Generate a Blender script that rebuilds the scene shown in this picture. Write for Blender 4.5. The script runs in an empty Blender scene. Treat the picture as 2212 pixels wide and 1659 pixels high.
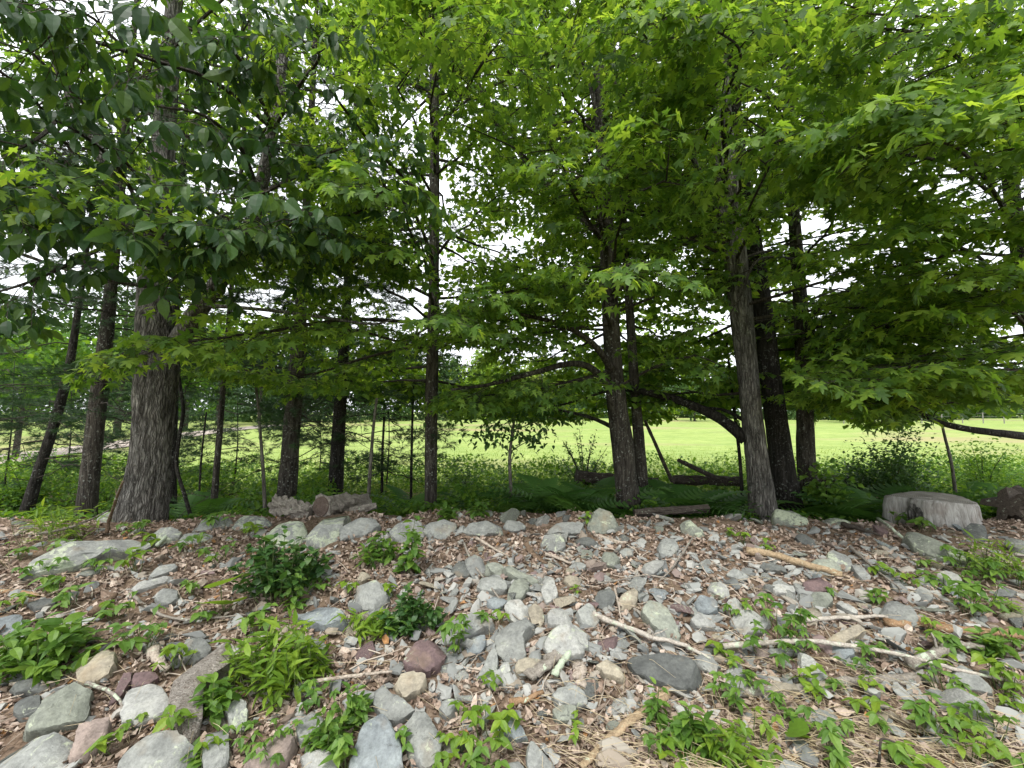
import bpy, math, random
import numpy as np
from mathutils import Matrix, Vector

random.seed(7)
RNG = np.random.default_rng(11)
SC = bpy.context.scene
COL = SC.collection
R = math.radians

# ------------------------------------------------------------------ camera
PW, PH, FPX = 2212.0, 1659.0, 900.0        # measuring frame of the photograph and its focal length
EYE, PITCH = 1.6, R(4.5)
cam_d = bpy.data.cameras.new('camera')
cam_d.sensor_width = 36.0
cam_d.lens = 36.0 * FPX / PW
cam_d.clip_start, cam_d.clip_end = 0.05, 2000.0
cam = bpy.data.objects.new('camera', cam_d)
cam.location = (0, 0, EYE)
cam.rotation_euler = (math.pi / 2 + PITCH, 0, 0)
COL.objects.link(cam)
SC.camera = cam

# ------------------------------------------------------------------ sky, sun, exposure
SUN_EL, SUN_AZ = R(58), R(205)             # azimuth clockwise from +Y: behind the camera, a little to the left of it
world = bpy.data.worlds.new('World')
SC.world = world
world.use_nodes = True
wn, wl = world.node_tree.nodes, world.node_tree.links
wn.clear()
w_out = wn.new('ShaderNodeOutputWorld')
w_bg = wn.new('ShaderNodeBackground')
w_sky = wn.new('ShaderNodeTexSky')
w_sky.sky_type = 'NISHITA'
w_sky.sun_disc = False
w_sky.sun_elevation = SUN_EL
w_sky.sun_rotation = SUN_AZ
w_sky.air_density = 1.0
w_sky.dust_density = 3.0
w_sky.ozone_density = 1.0
w_hs = wn.new('ShaderNodeHueSaturation')
w_hs.inputs['Saturation'].default_value = 0.14
w_hs.inputs['Value'].default_value = 1.0
wl.new(w_sky.outputs[0], w_hs.inputs['Color'])
# an even, bright cloud sheet covers most of that sky
w_cl = wn.new('ShaderNodeTexNoise')
w_cl.inputs['Scale'].default_value = 2.2
w_cl.inputs['Detail'].default_value = 4
w_tc = wn.new('ShaderNodeTexCoord')
wl.new(w_tc.outputs['Generated'], w_cl.inputs['Vector'])
w_cr = wn.new('ShaderNodeValToRGB')
w_cr.color_ramp.elements[0].position, w_cr.color_ramp.elements[1].position = .3, .7
w_cr.color_ramp.elements[0].color, w_cr.color_ramp.elements[1].color = (4.9, 5.15, 5.4, 1), (6.2, 6.4, 6.6, 1)
wl.new(w_cl.outputs['Fac'], w_cr.inputs[0])
w_mx = wn.new('ShaderNodeMix')
w_mx.data_type = 'RGBA'
w_mx.inputs[0].default_value = .88
wl.new(w_hs.outputs[0], w_mx.inputs[6])
wl.new(w_cr.outputs[0], w_mx.inputs[7])
wl.new(w_mx.outputs[2], w_bg.inputs['Color'])
w_bg.inputs['Strength'].default_value = 0.15
wl.new(w_bg.outputs[0], w_out.inputs['Surface'])

sun_d = bpy.data.lights.new('sun', 'SUN')
sun_d.energy = 1.5
sun_d.angle = R(16)
sun_d.color = (1.0, 0.97, 0.92)
sun = bpy.data.objects.new('sun', sun_d)
sd = Vector((math.sin(SUN_AZ) * math.cos(SUN_EL), math.cos(SUN_AZ) * math.cos(SUN_EL), math.sin(SUN_EL)))
sun.rotation_euler = sd.to_track_quat('Z', 'Y').to_euler()
sun.location = (0, -5, 12)
COL.objects.link(sun)

vs = SC.view_settings
vs.view_transform = 'Standard'
vs.look = 'None'
vs.exposure = 1.32
vs.gamma = 1.0
vs.use_curve_mapping = False
SC.render.engine = 'CYCLES'
cy = SC.cycles
cy.use_denoising = True
cy.max_bounces = 7
cy.diffuse_bounces = 4
cy.glossy_bounces = 2
cy.transmission_bounces = 5
cy.transparent_max_bounces = 4
cy.caustics_reflective = False
cy.caustics_refractive = False
cy.use_adaptive_sampling = True
cy.adaptive_threshold = 0.015

# ------------------------------------------------------------------ measuring helpers
CP, SP = math.cos(PITCH), math.sin(PITCH)

def ray(px, py):
    a, b = (px - PW / 2) / FPX, -(py - PH / 2) / FPX
    return np.array((a, CP - b * SP, SP + b * CP))

def at(px, py, Y):
    d = ray(px, py)
    return np.array((0, 0, EYE)) + d * (Y / d[1])

def proj(P):
    P = np.asarray(P, float)
    x, y, z = P[..., 0], P[..., 1], P[..., 2] - EYE
    dep = y * CP + z * SP
    up = -y * SP + z * CP
    dep = np.where(dep < 0.05, 0.05, dep)
    return PW / 2 + FPX * x / dep, PH / 2 - FPX * up / dep, dep

_HY = [-60, 0, 1.2, 1.9, 3.0, 4.2, 4.55, 4.9, 5.5, 6.5, 8, 11, 30, 84, 120, 400]
_HZ = [-.1, -.1, -.06, .0, .20, .45, .49, .45, .22, .05, -.08, -.15, .15, 1.15, 1.9, 6]

def hg(x, y):
    x = np.asarray(x, float)
    y = np.asarray(y, float)
    z = np.interp(y, _HY, _HZ)
    f = np.clip((9 - y) / 3, 0.25, 1) * np.clip((60 - np.abs(x)) / 40, 0, 1)
    n = .030 * np.sin(2.1 * x + 1.3) * np.sin(2.6 * y + .4) + .018 * np.sin(4.7 * x + 2.2 * y) + .012 * np.sin(7.9 * x - 5.1 * y + 1)
    n = n + .05 * np.sin(.7 * x + 2.0) * np.clip((y - 2) / 2, 0, 1)
    return z + n * f

def ground_at(px, py, lift=0.0):
    d = ray(px, py)
    o = np.array((0, 0, EYE))
    t = np.concatenate([np.linspace(0.6, 9, 420), np.geomspace(9.05, 260, 500)])
    P = o + d * t[:, None]
    g = P[:, 2] - hg(P[:, 0], P[:, 1]) - lift
    k = np.argmax(g < 0)
    if g[k] >= 0:
        return o + d * 200
    if k == 0:
        return P[0]
    a = g[k - 1] / (g[k - 1] - g[k])
    return P[k - 1] + (P[k] - P[k - 1]) * a

def gpt(x, y, lift=0.0):
    return np.array((x, y, float(hg(x, y)) + lift))

def cross(a, b):
    return np.array((a[1] * b[2] - a[2] * b[1], a[2] * b[0] - a[0] * b[2], a[0] * b[1] - a[1] * b[0]))

def unit(v):
    v = np.asarray(v, float)
    return v / (math.sqrt((v * v).sum()) + 1e-12)

# ------------------------------------------------------------------ mesh helpers
def mesh(name, V, T, mat=None, smooth=False, tint=None):
    V = np.ascontiguousarray(V, np.float32)
    T = np.ascontiguousarray(T, np.int32)
    me = bpy.data.meshes.new(name)
    me.vertices.add(len(V))
    me.vertices.foreach_set('co', V.ravel())
    me.loops.add(T.size)
    me.loops.foreach_set('vertex_index', T.ravel())
    me.polygons.add(len(T))
    me.polygons.foreach_set('loop_start', np.arange(0, T.size, 3, dtype=np.int32))
    if smooth:
        me.polygons.foreach_set('use_smooth', np.ones(len(T), bool))
    else:
        me.polygons.foreach_set('use_smooth', np.zeros(len(T), bool))
    me.update(calc_edges=True)
    if smooth == 'angle':
        me.set_sharp_from_angle(angle=R(28))
    if tint is not None:
        a = me.attributes.new('tint', 'FLOAT', 'POINT')
        a.data.foreach_set('value', np.ascontiguousarray(tint, np.float32))
    if mat is not None:
        me.materials.append(mat)
    return me

def obj(name, me, parent=None, loc=None, kind=None, color=None):
    o = bpy.data.objects.new(name, me)
    COL.objects.link(o)
    if parent is not None:
        o.parent = parent
    if loc is not None:
        o.location = loc
    if kind:
        o['kind'] = kind
    if color is not None:
        o.color = (*color, 1)
    return o

def thing(name, loc, label, cat, group=None):
    o = bpy.data.objects.new(name, None)
    COL.objects.link(o)
    o.location = loc
    o.empty_display_size = 0.1
    tag(o, label, cat, group)
    return o

def tag(o, label, cat, group=None):
    o['label'] = label
    o['category'] = cat
    if group:
        o['group'] = group
    return o

class MB:
    """collects triangles"""
    def __init__(s):
        s.V, s.T, s.A, s.n = [], [], [], 0
    def add(s, V, T, tint=0.5):
        V = np.asarray(V, float)
        s.V.append(V)
        s.T.append(np.asarray(T, int) + s.n)
        s.A.append(np.full(len(V), tint) if np.isscalar(tint) else np.asarray(tint, float))
        s.n += len(V)
    def mesh(s, name, mat, smooth=False, origin=(0, 0, 0)):
        return mesh(name, np.concatenate(s.V) - np.asarray(origin, float), np.concatenate(s.T), mat, smooth, np.concatenate(s.A))

def resample(pts, n):
    pts = np.asarray(pts, float)
    d = np.concatenate([[0], np.cumsum(np.linalg.norm(np.diff(pts, axis=0), axis=1))])
    t = np.linspace(0, d[-1], n)
    return np.stack([np.interp(t, d, pts[:, k]) for k in range(pts.shape[1])], 1)

def smooth_path(pts, n):
    """Catmull-Rom through the points (last columns may carry radius)"""
    p = np.asarray(pts, float)
    if len(p) < 3:
        return resample(p, n)
    q = np.vstack([2 * p[0] - p[1], p, 2 * p[-1] - p[-2]])
    out = []
    m = max(2, int(math.ceil(n / (len(p) - 1))))
    for i in range(1, len(q) - 2):
        for t in np.linspace(0, 1, m, endpoint=False):
            a, b, c, d = q[i - 1], q[i], q[i + 1], q[i + 2]
            out.append(.5 * (2 * b + (c - a) * t + (2 * a - 5 * b + 4 * c - d) * t * t + (3 * b - a - 3 * c + d) * t ** 3))
    out.append(p[-1])
    return np.array(out)

def tube(P, rad, sides=8, jit=0.0, rng=RNG, cap=True, ridge=None):
    """P (n,3), rad (n,) -> verts, tris"""
    P = np.asarray(P, float)
    n = len(P)
    rad = np.broadcast_to(np.asarray(rad, float), (n,))
    tan = np.gradient(P, axis=0)
    tan /= np.linalg.norm(tan, axis=1)[:, None] + 1e-9
    ref = np.array((1.0, 0, 0)) if abs(tan[0, 0]) < .8 else np.array((0, 0, 1.0))
    V = np.empty((n, sides, 3))
    ang = np.linspace(0, 2 * math.pi, sides, endpoint=False)
    for i in range(n):
        u = ref - tan[i] * ref.dot(tan[i])
        u = unit(u)
        w = cross(tan[i], u)
        ref = u
        rr = np.full(sides, rad[i])
        if ridge is not None:
            rr = rr * ridge(i / (n - 1.0), ang)
        if jit:
            rr = rr * (1 + rng.uniform(-jit, jit, sides))
        V[i] = P[i] + np.outer(np.cos(ang) * rr, u) + np.outer(np.sin(ang) * rr, w)
    V = V.reshape(-1, 3)
    i = np.arange(n - 1)[:, None] * sides
    j = np.arange(sides)[None, :]
    k = (j + 1) % sides
    a, b, c, d = i + j, i + k, i + sides + k, i + sides + j
    T = np.concatenate([np.stack([a, b, c], -1).reshape(-1, 3), np.stack([a, c, d], -1).reshape(-1, 3)])
    if cap:
        V = np.vstack([V, P[:1], P[-1:]])
        j = np.arange(sides)
        k = (j + 1) % sides
        c0, c1, e = n * sides, n * sides + 1, (n - 1) * sides
        T = np.vstack([T, np.stack([np.full(sides, c0), k, j], 1), np.stack([np.full(sides, c1), e + j, e + k], 1)])
    return V, T

# ------------------------------------------------------------------ materials
def newmat(name):
    m = bpy.data.materials.new(name)
    m.use_nodes = True
    nt = m.node_tree
    nt.nodes.clear()
    return m, nt.nodes, nt.links

def ramp(n, l, src, stops, interp='LINEAR'):
    r = n.new('ShaderNodeValToRGB')
    r.color_ramp.interpolation = interp
    e = r.color_ramp.elements
    while len(e) < len(stops):
        e.new(0.5)
    for q, (p, c) in zip(e, stops):
        q.position = p
        q.color = (*c, 1) if len(c) == 3 else c
    l.new(src, r.inputs[0])
    return r.outputs[0]

def noise(n, l, vec, scale, detail=4, rough=.55, dist=0.0):
    t = n.new('ShaderNodeTexNoise')
    t.inputs['Scale'].default_value = scale
    t.inputs['Detail'].default_value = detail
    t.inputs['Roughness'].default_value = rough
    t.inputs['Distortion'].default_value = dist
    if vec is not None:
        l.new(vec, t.inputs['Vector'])
    return t.outputs['Fac']

def mapping(n, l, vec, scale):
    m = n.new('ShaderNodeMapping')
    m.inputs['Scale'].default_value = scale
    l.new(vec, m.inputs['Vector'])
    return m.outputs[0]

def mixc(n, l, fac, a, b, mode='MIX'):
    m = n.new('ShaderNodeMix')
    m.data_type = 'RGBA'
    m.blend_type = mode
    for s, v in ((m.inputs[0], fac), (m.inputs[6], a), (m.inputs[7], b)):
        if isinstance(v, (int, float)):
            s.default_value = v
        elif isinstance(v, tuple):
            s.default_value = (*v, 1)
        else:
            l.new(v, s)
    return m.outputs[2]

def finish(m, n, l, col, rough=.8, spec=.3, bump=None, bstr=.3, bdist=.02):
    p = n.new('ShaderNodeBsdfPrincipled')
    if isinstance(col, tuple):
        p.inputs['Base Color'].default_value = (*col, 1)
    else:
        l.new(col, p.inputs['Base Color'])
    p.inputs['Roughness'].default_value = rough
    p.inputs['Specular IOR Level'].default_value = spec
    if bump is not None:
        b = n.new('ShaderNodeBump')
        b.inputs['Strength'].default_value = bstr
        b.inputs['Distance'].default_value = bdist
        l.new(bump, b.inputs['Height'])
        l.new(b.outputs[0], p.inputs['Normal'])
    o = n.new('ShaderNodeOutputMaterial')
    l.new(p.outputs[0], o.inputs['Surface'])
    return m

def leaf_mat(name, refl, trans, rough=.5, spec=.35, mix=.45, single=False):
    """refl, trans: lists of three colours picked by a per-leaf random value"""
    m, n, l = newmat(name)
    if single:
        src = n.new('ShaderNodeObjectInfo').outputs['Random']
    else:
        a = n.new('ShaderNodeAttribute')
        a.attribute_name = 'tint'
        src = a.outputs['Fac']
    c1 = ramp(n, l, src, [(0, refl[0]), (.5, refl[1]), (1, refl[2])])
    c2 = ramp(n, l, src, [(0, trans[0]), (.5, trans[1]), (1, trans[2])])
    g = n.new('ShaderNodeNewGeometry')
    nz = noise(n, l, g.outputs['Position'], 55, 2)
    v = n.new('ShaderNodeMapRange')
    v.inputs['From Min'].default_value, v.inputs['From Max'].default_value = .25, .75
    v.inputs['To Min'].default_value, v.inputs['To Max'].default_value = .78, 1.18
    l.new(nz, v.inputs['Value'])
    c1 = mixc(n, l, 1.0, c1, v.outputs[0], 'MULTIPLY')
    p = n.new('ShaderNodeBsdfPrincipled')
    l.new(c1, p.inputs['Base Color'])
    p.inputs['Roughness'].default_value = rough
    p.inputs['Specular IOR Level'].default_value = spec
    t = n.new('ShaderNodeBsdfTranslucent')
    l.new(c2, t.inputs['Color'])
    s = n.new('ShaderNodeMixShader')
    s.inputs[0].default_value = mix
    l.new(p.outputs[0], s.inputs[1])
    l.new(t.outputs[0], s.inputs[2])
    o = n.new('ShaderNodeOutputMaterial')
    l.new(s.outputs[0], o.inputs['Surface'])
    return m

LEAFCOL = {  # reflectance x3, transmittance x3, roughness, specular, translucent share
    'maple': ([(.036, .080, .016), (.088, .172, .028), (.185, .290, .048)], [(.13, .25, .020), (.27, .45, .032), (.50, .66, .05)], .52, .34, .48),
    'hickory': ([(.022, .050, .020), (.036, .082, .030), (.070, .125, .030)], [(.05, .12, .012), (.07, .16, .015), (.16, .27, .02)], .50, .26, .34),
    'pine': ([(.022, .055, .020), (.030, .070, .024), (.042, .085, .026)], [(.03, .07, .02), (.04, .09, .02), (.06, .12, .02)], .6, .3, .25),
    'broad': ([(.060, .130, .022), (.100, .195, .032), (.160, .265, .042)], [(.14, .28, .02), (.20, .36, .03), (.28, .43, .03)], .5, .35, .40),
    'shrub': ([(.028, .074, .020), (.046, .108, .026), (.085, .165, .032)], [(.05, .13, .015), (.08, .18, .02), (.15, .26, .02)], .42, .45, .35),
    'bright': ([(.10, .19, .022), (.14, .24, .026), (.20, .30, .03)], [(.22, .36, .02), (.28, .42, .03), (.38, .48, .04)], .5, .35, .42),
    'fern': ([(.045, .115, .024), (.060, .145, .03), (.085, .18, .036)], [(.06, .16, .02), (.09, .20, .02), (.12, .24, .03)], .6, .3, .40),
    'under': ([(.036, .095, .016), (.066, .148, .021), (.120, .215, .028)], [(.10, .23, .014), (.17, .33, .018), (.28, .44, .022)], .6, .3, .42),
    'far': ([(.032, .070, .022), (.046, .092, .026), (.066, .118, .03)], [(.05, .11, .02), (.08, .15, .025), (.12, .20, .03)], .7, .15, .30),
    'grass': ([(.16, .22, .045), (.21, .28, .06), (.29, .32, .11)], [(.26, .36, .05), (.32, .43, .06), (.40, .45, .12)], .7, .2, .45),
}
LM = {k: leaf_mat('leaf_' + k, *v) for k, v in LEAFCOL.items()}
LMS = {k: leaf_mat('leaf_single_' + k, *v, single=True) for k, v in LEAFCOL.items()}

def bark_mat(name, dark, mid, light, sc=1.0, spots=.0, furrow=.9, crack=.5):
    m, n, l = newmat(name)
    tc = n.new('ShaderNodeTexCoord').outputs['Object']
    a = noise(n, l, mapping(n, l, tc, (26 * sc, 26 * sc, 4.2 * sc)), 1.0, 6, .62, .6)
    b = noise(n, l, tc, 2.2, 4)
    col = ramp(n, l, a, [(.30, dark), (.48, mid), (.66, light)])
    tone = ramp(n, l, b, [(.3, (.62, .62, .62)), (.7, (1.15, 1.13, 1.1))])
    col = mixc(n, l, 1.0, col, tone, 'MULTIPLY')
    # long plates with dark cracks between them
    wob = noise(n, l, tc, 7, 3, .6)
    mv = n.new('ShaderNodeVectorMath')
    mv.operation = 'MULTIPLY_ADD'
    cb = n.new('ShaderNodeCombineXYZ')
    for s_ in cb.inputs:
        l.new(wob, s_)
    l.new(cb.outputs[0], mv.inputs[0])
    mv.inputs[1].default_value = (.06, .06, .06)
    l.new(tc, mv.inputs[2])
    vo = n.new('ShaderNodeTexVoronoi')
    vo.feature = 'DISTANCE_TO_EDGE'
    vo.inputs['Scale'].default_value = 1.0
    l.new(mapping(n, l, mv.outputs[0], (46 * sc, 46 * sc, 6.5 * sc)), vo.inputs['Vector'])
    ck = ramp(n, l, vo.outputs['Distance'], [(.0, (1 - .62 * crack,) * 3), (.22, (1, 1, 1))])
    col = mixc(n, l, 1.0, col, ck, 'MULTIPLY')
    hh = n.new('ShaderNodeMath')
    hh.operation = 'MULTIPLY_ADD'
    l.new(ck, hh.inputs[0])
    hh.inputs[1].default_value = .8
    l.new(a, hh.inputs[2])
    a = hh.outputs[0]
    if spots:
        s = noise(n, l, tc, 34, 3, .6)
        s2 = noise(n, l, tc, 3.1, 3, .6)
        f = n.new('ShaderNodeMath')
        f.operation = 'MULTIPLY'
        l.new(ramp(n, l, s, [(.58, (0, 0, 0)), (.66, (1, 1, 1))]), f.inputs[0])
        l.new(ramp(n, l, s2, [(.42, (0, 0, 0)), (.6, (spots, spots, spots))]), f.inputs[1])
        col = mixc(n, l, f.outputs[0], col, (.36, .38, .34))
    return finish(m, n, l, col, .9, .15, a, furrow, .03)

BARK = {
    'grey': bark_mat('bark_grey', (.034, .030, .027), (.125, .117, .107), (.27, .258, .24), .9, .35, 1.0, .9),
    'ashy': bark_mat('bark_ashy', (.045, .040, .036), (.150, .140, .128), (.31, .297, .275), .9, .35, 1.0, .9),
    'brown': bark_mat('bark_brown', (.018, .015, .013), (.062, .054, .046), (.13, .118, .10), 1.1, .7, .8),
    'dark': bark_mat('bark_dark', (.010, .009, .008), (.028, .025, .022), (.060, .055, .05), 1.0, .45, .9),
    'twig': bark_mat('bark_twig', (.020, .017, .013), (.045, .038, .030), (.085, .075, .062), 1.6, .3, .4),
    'sapling': bark_mat('bark_sapling', (.06, .052, .043), (.13, .118, .10), (.22, .205, .18), 1.5, .4, .4),
}

def stone_mat():
    m, n, l = newmat('fieldstone')
    oi = n.new('ShaderNodeObjectInfo')
    tc = n.new('ShaderNodeTexCoord').outputs['Object']
    off = n.new('ShaderNodeVectorMath')
    off.operation = 'ADD'
    rs = n.new('ShaderNodeMath')
    rs.operation = 'MULTIPLY'
    rs.inputs[1].default_value = 37
    l.new(oi.outputs['Random'], rs.inputs[0])
    l.new(tc, off.inputs[0])
    l.new(rs.outputs[0], off.inputs[1])
    v = off.outputs[0]
    a = noise(n, l, v, 9, 6, .65, .4)
    b = noise(n, l, v, 55, 4, .7)
    st = noise(n, l, mapping(n, l, v, (5, 5, 60)), 1.0, 3, .5)
    t1 = ramp(n, l, a, [(.28, (.62, .62, .62)), (.5, (.98, .98, .97)), (.72, (1.28, 1.27, 1.22))])
    t2 = ramp(n, l, b, [(.3, (.74, .74, .74)), (.7, (1.22, 1.22, 1.22))])
    t3 = ramp(n, l, st, [(.35, (.85, .85, .86)), (.65, (1.10, 1.10, 1.08))])
    c = mixc(n, l, 1.0, oi.outputs['Color'], t1, 'MULTIPLY')
    c = mixc(n, l, 1.0, c, t2, 'MULTIPLY')
    c = mixc(n, l, .7, c, t3, 'MULTIPLY')
    # rusty and dark stains, pale lichen crusts
    r = noise(n, l, v, 4.2, 3, .6)
    c = mixc(n, l, ramp(n, l, r, [(.60, (0, 0, 0)), (.74, (.45, .45, .45))]), c, (.23, .17, .10))
    dk = noise(n, l, v, 17, 4, .7, 1.0)
    c = mixc(n, l, ramp(n, l, dk, [(.63, (0, 0, 0)), (.70, (.7, .7, .7))]), c, (.07, .072, .068))
    li = noise(n, l, v, 15, 6, .72, .8)
    l2 = noise(n, l, v, 4.6, 2, .5)
    th = n.new('ShaderNodeMath')
    th.operation = 'MULTIPLY_ADD'
    l.new(l2, th.inputs[0])
    th.inputs[1].default_value = .55
    l.new(li, th.inputs[2])
    # more lichen where the stone's own share (object alpha) is high
    ad = n.new('ShaderNodeMath')
    ad.operation = 'ADD'
    l.new(th.outputs[0], ad.inputs[0])
    l.new(oi.outputs['Alpha'], ad.inputs[1])
    lf = ramp(n, l, ad.outputs[0], [(.93, (0, 0, 0)), (1.0, (.82, .82, .82))])
    lc = ramp(n, l, b, [(.35, (.30, .33, .24)), (.65, (.46, .50, .36))])
    c = mixc(n, l, lf, c, lc)
    bm = n.new('ShaderNodeMath')
    bm.operation = 'MULTIPLY_ADD'
    l.new(b, bm.inputs[0])
    bm.inputs[1].default_value = .35
    l.new(a, bm.inputs[2])
    return finish(m, n, l, c, .88, .22, bm.outputs[0], .55, .025)
STONE = stone_mat()

def wood_mat():
    m, n, l = newmat('dead_wood')
    oi = n.new('ShaderNodeObjectInfo')
    tc = n.new('ShaderNodeTexCoord').outputs['Object']
    a = noise(n, l, tc, 26, 5, .7, 1.5)
    b = noise(n, l, tc, 120, 3, .7)
    c = mixc(n, l, 1.0, oi.outputs['Color'], ramp(n, l, a, [(.3, (.5, .47, .44)), (.5, (.95, .95, .95)), (.7, (1.3, 1.3, 1.28))]), 'MULTIPLY')
    c = mixc(n, l, 1.0, c, ramp(n, l, b, [(.3, (.8, .8, .8)), (.7, (1.2, 1.2, 1.2))]), 'MULTIPLY')
    li = noise(n, l, tc, 19, 5, .7, .5)
    ad = n.new('ShaderNodeMath')
    ad.operation = 'ADD'
    l.new(li, ad.inputs[0])
    l.new(oi.outputs['Alpha'], ad.inputs[1])
    c = mixc(n, l, ramp(n, l, ad.outputs[0], [(.62, (0, 0, 0)), (.68, (.9, .9, .9))]), c, (.42, .48, .36))
    return finish(m, n, l, c, .9, .15, a, .6, .02)
WOOD = wood_mat()

def ground_mat():
    m, n, l = newmat('leaf_mould')
    g = n.new('ShaderNodeNewGeometry').outputs['Position']
    a = noise(n, l, g, 22, 6, .7, 1.0)
    b = noise(n, l, g, 1.6, 3)
    c = ramp(n, l, a, [(.30, (.070, .048, .034)), (.48, (.17, .122, .088)), (.68, (.32, .245, .185))])
    c = mixc(n, l, 1.0, c, ramp(n, l, b, [(.3, (.75, .74, .72)), (.7, (1.1, 1.08, 1.05))]), 'MULTIPLY')
    return finish(m, n, l, c, .95, .1, a, .8, .04)
MOULD = ground_mat()

def field_mat():
    m, n, l = newmat('meadow')
    g = n.new('ShaderNodeNewGeometry').outputs['Position']
    a = noise(n, l, mapping(n, l, g, (.05, .12, 1)), 1.0, 5, .6)
    b = noise(n, l, mapping(n, l, g, (1.2, 2.6, 1)), 1.0, 8, .8)
    d = noise(n, l, mapping(n, l, g, (.22, .55, 1)), 1.0, 4, .6)
    c = ramp(n, l, b, [(.32, (.150, .205, .050)), (.5, (.235, .305, .085)), (.68, (.320, .375, .140))])
    c = mixc(n, l, 1.0, c, ramp(n, l, d, [(.35, (.80, .86, .78)), (.65, (1.10, 1.06, 1.05))]), 'MULTIPLY')
    c = mixc(n, l, ramp(n, l, a, [(.52, (0, 0, 0)), (.66, (.75, .75, .75))]), c, (.30, .245, .135))
    return finish(m, n, l, c, .9, .1, b, .5, .1)
MEADOW = field_mat()

def litter_mat():
    m, n, l = newmat('dry_leaves')
    a = n.new('ShaderNodeAttribute')
    a.attribute_name = 'tint'
    c = ramp(n, l, a.outputs['Fac'], [(0, (.075, .052, .038)), (.22, (.175, .122, .090)), (.5, (.310, .232, .180)), (.8, (.42, .335, .272)), (.97, (.52, .44, .37)), (1.0, (.31, .165, .07))])
    g = n.new('ShaderNodeNewGeometry').outputs['Position']
    b = noise(n, l, g, 70, 3)
    c = mixc(n, l, 1.0, c, ramp(n, l, b, [(.3, (.72, .72, .72)), (.7, (1.2, 1.2, 1.2))]), 'MULTIPLY')
    p = n.new('ShaderNodeBsdfPrincipled')
    l.new(c, p.inputs['Base Color'])
    p.inputs['Roughness'].default_value = .75
    p.inputs['Specular IOR Level'].default_value = .2
    o = n.new('ShaderNodeOutputMaterial')
    l.new(p.outputs[0], o.inputs['Surface'])
    return m
LITTER = litter_mat()

def plain(name, c1, c2, sc=20, rough=.8):
    m, n, l = newmat(name)
    tc = n.new('ShaderNodeTexCoord').outputs['Object']
    a = noise(n, l, tc, sc, 5, .6)
    return finish(m, n, l, ramp(n, l, a, [(.35, c1), (.65, c2)]), rough, .2, a, .3, .01)
STEM = plain('green_stem', (.06, .10, .03), (.12, .14, .05))
STRAW = plain('dry_straw', (.34, .27, .16), (.50, .42, .28), 9)
GRAVEL = plain('dirt_drive', (.30, .25, .21), (.42, .36, .31), 3)
WIRE = plain('weathered_post', (.16, .15, .14), (.28, .27, .25), 6)
# ------------------------------------------------------------------ leaf shapes (unit length along +Y, normal +Z)
def fan(half, center, fold=.12, droop=.18):
    """half outline from base to tip (x >= 0) -> full leaf"""
    h = np.array(half, float)
    full = np.vstack([h, (h[1:-1] * (-1, 1))[::-1]])
    xy = np.vstack([[center], full])
    z = fold * np.abs(xy[:, 0]) - droop * xy[:, 1] ** 2
    V = np.column_stack([xy, z])
    m = len(full)
    T = np.array([(0, 1 + i, 1 + (i + 1) % m) for i in range(m)])
    T = T[:, ::-1] if False else T
    return V, T

def strip(half, fold=.15, droop=.2):
    """leaf with a midrib: half outline points joined to midrib points"""
    h = np.array(half, float)
    k = len(h)
    mid = np.column_stack([np.zeros(k), h[:, 1]])
    xy = np.vstack([mid, h, h * (-1, 1)])
    z = fold * np.abs(xy[:, 0]) - droop * xy[:, 1] ** 2
    V = np.column_stack([xy, z])
    T = []
    for i in range(k - 1):
        for o, s in ((k, 1), (2 * k, -1)):
            q = [(i, o + i, o + i + 1), (i, o + i + 1, i + 1)]
            T += [t if s > 0 else t[::-1] for t in q]
    return V, np.array(T)

TPL = {
    'maple': fan([(0, 0), (.18, -.06), (.50, .02), (.25, .22), (.40, .30), (.66, .58), (.33, .53), (.14, .46), (.23, .70), (0, 1.08)], (0, .30), -.10, .22),
    'maple_mid': fan([(0, 0), (.47, .02), (.23, .24), (.64, .58), (.15, .48), (0, 1.08)], (0, .30), -.10, .22),
    'maple_far': (np.array([(0, 0, 0), (.50, .28, -.05), (.30, .66, -.07), (0, 1.0, -.16), (-.30, .66, -.07), (-.50, .28, -.05)], float), np.array([(0, 1, 2), (0, 2, 3), (0, 3, 4), (0, 4, 5)])),
    'oval': strip([(0, 0), (.15, .16), (.24, .40), (.21, .68), (.08, .90), (0, 1.03)], .30, .38),
    'oval_far': (np.array([(0, 0, 0), (.25, .42, .02), (0, 1, -.2), (-.25, .42, .02)], float), np.array([(0, 1, 2), (0, 2, 3)])),
    'ovate': strip([(0, 0), (.26, .20), (.30, .42), (.16, .75), (0, 1.0)], .20, .22),
    'lance': strip([(0, 0), (.09, .20), (.10, .45), (.05, .75), (0, 1.0)], .2, .35),
    'round': fan([(0, .04), (.28, -.06), (.48, .18), (.50, .45), (.36, .74), (.18, .90), (0, .96)], (0, .45), .12, .10),
}
_nd = []
for k in range(13):
    a, e = RNG.uniform(0, 2 * math.pi), RNG.uniform(.25, .95)
    d = np.array((math.sin(e) * math.cos(a), math.cos(e), math.sin(e) * math.sin(a)))
    s = unit(cross(d, (0.3, .2, 1))) * .023
    b = np.array((0, RNG.uniform(-.25, .15), 0))
    _nd.append((b - s, b + s, b + d * RNG.uniform(.75, 1.05)))
TPL['needles'] = (np.array(_nd).reshape(-1, 3), np.arange(39).reshape(-1, 3))
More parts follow.
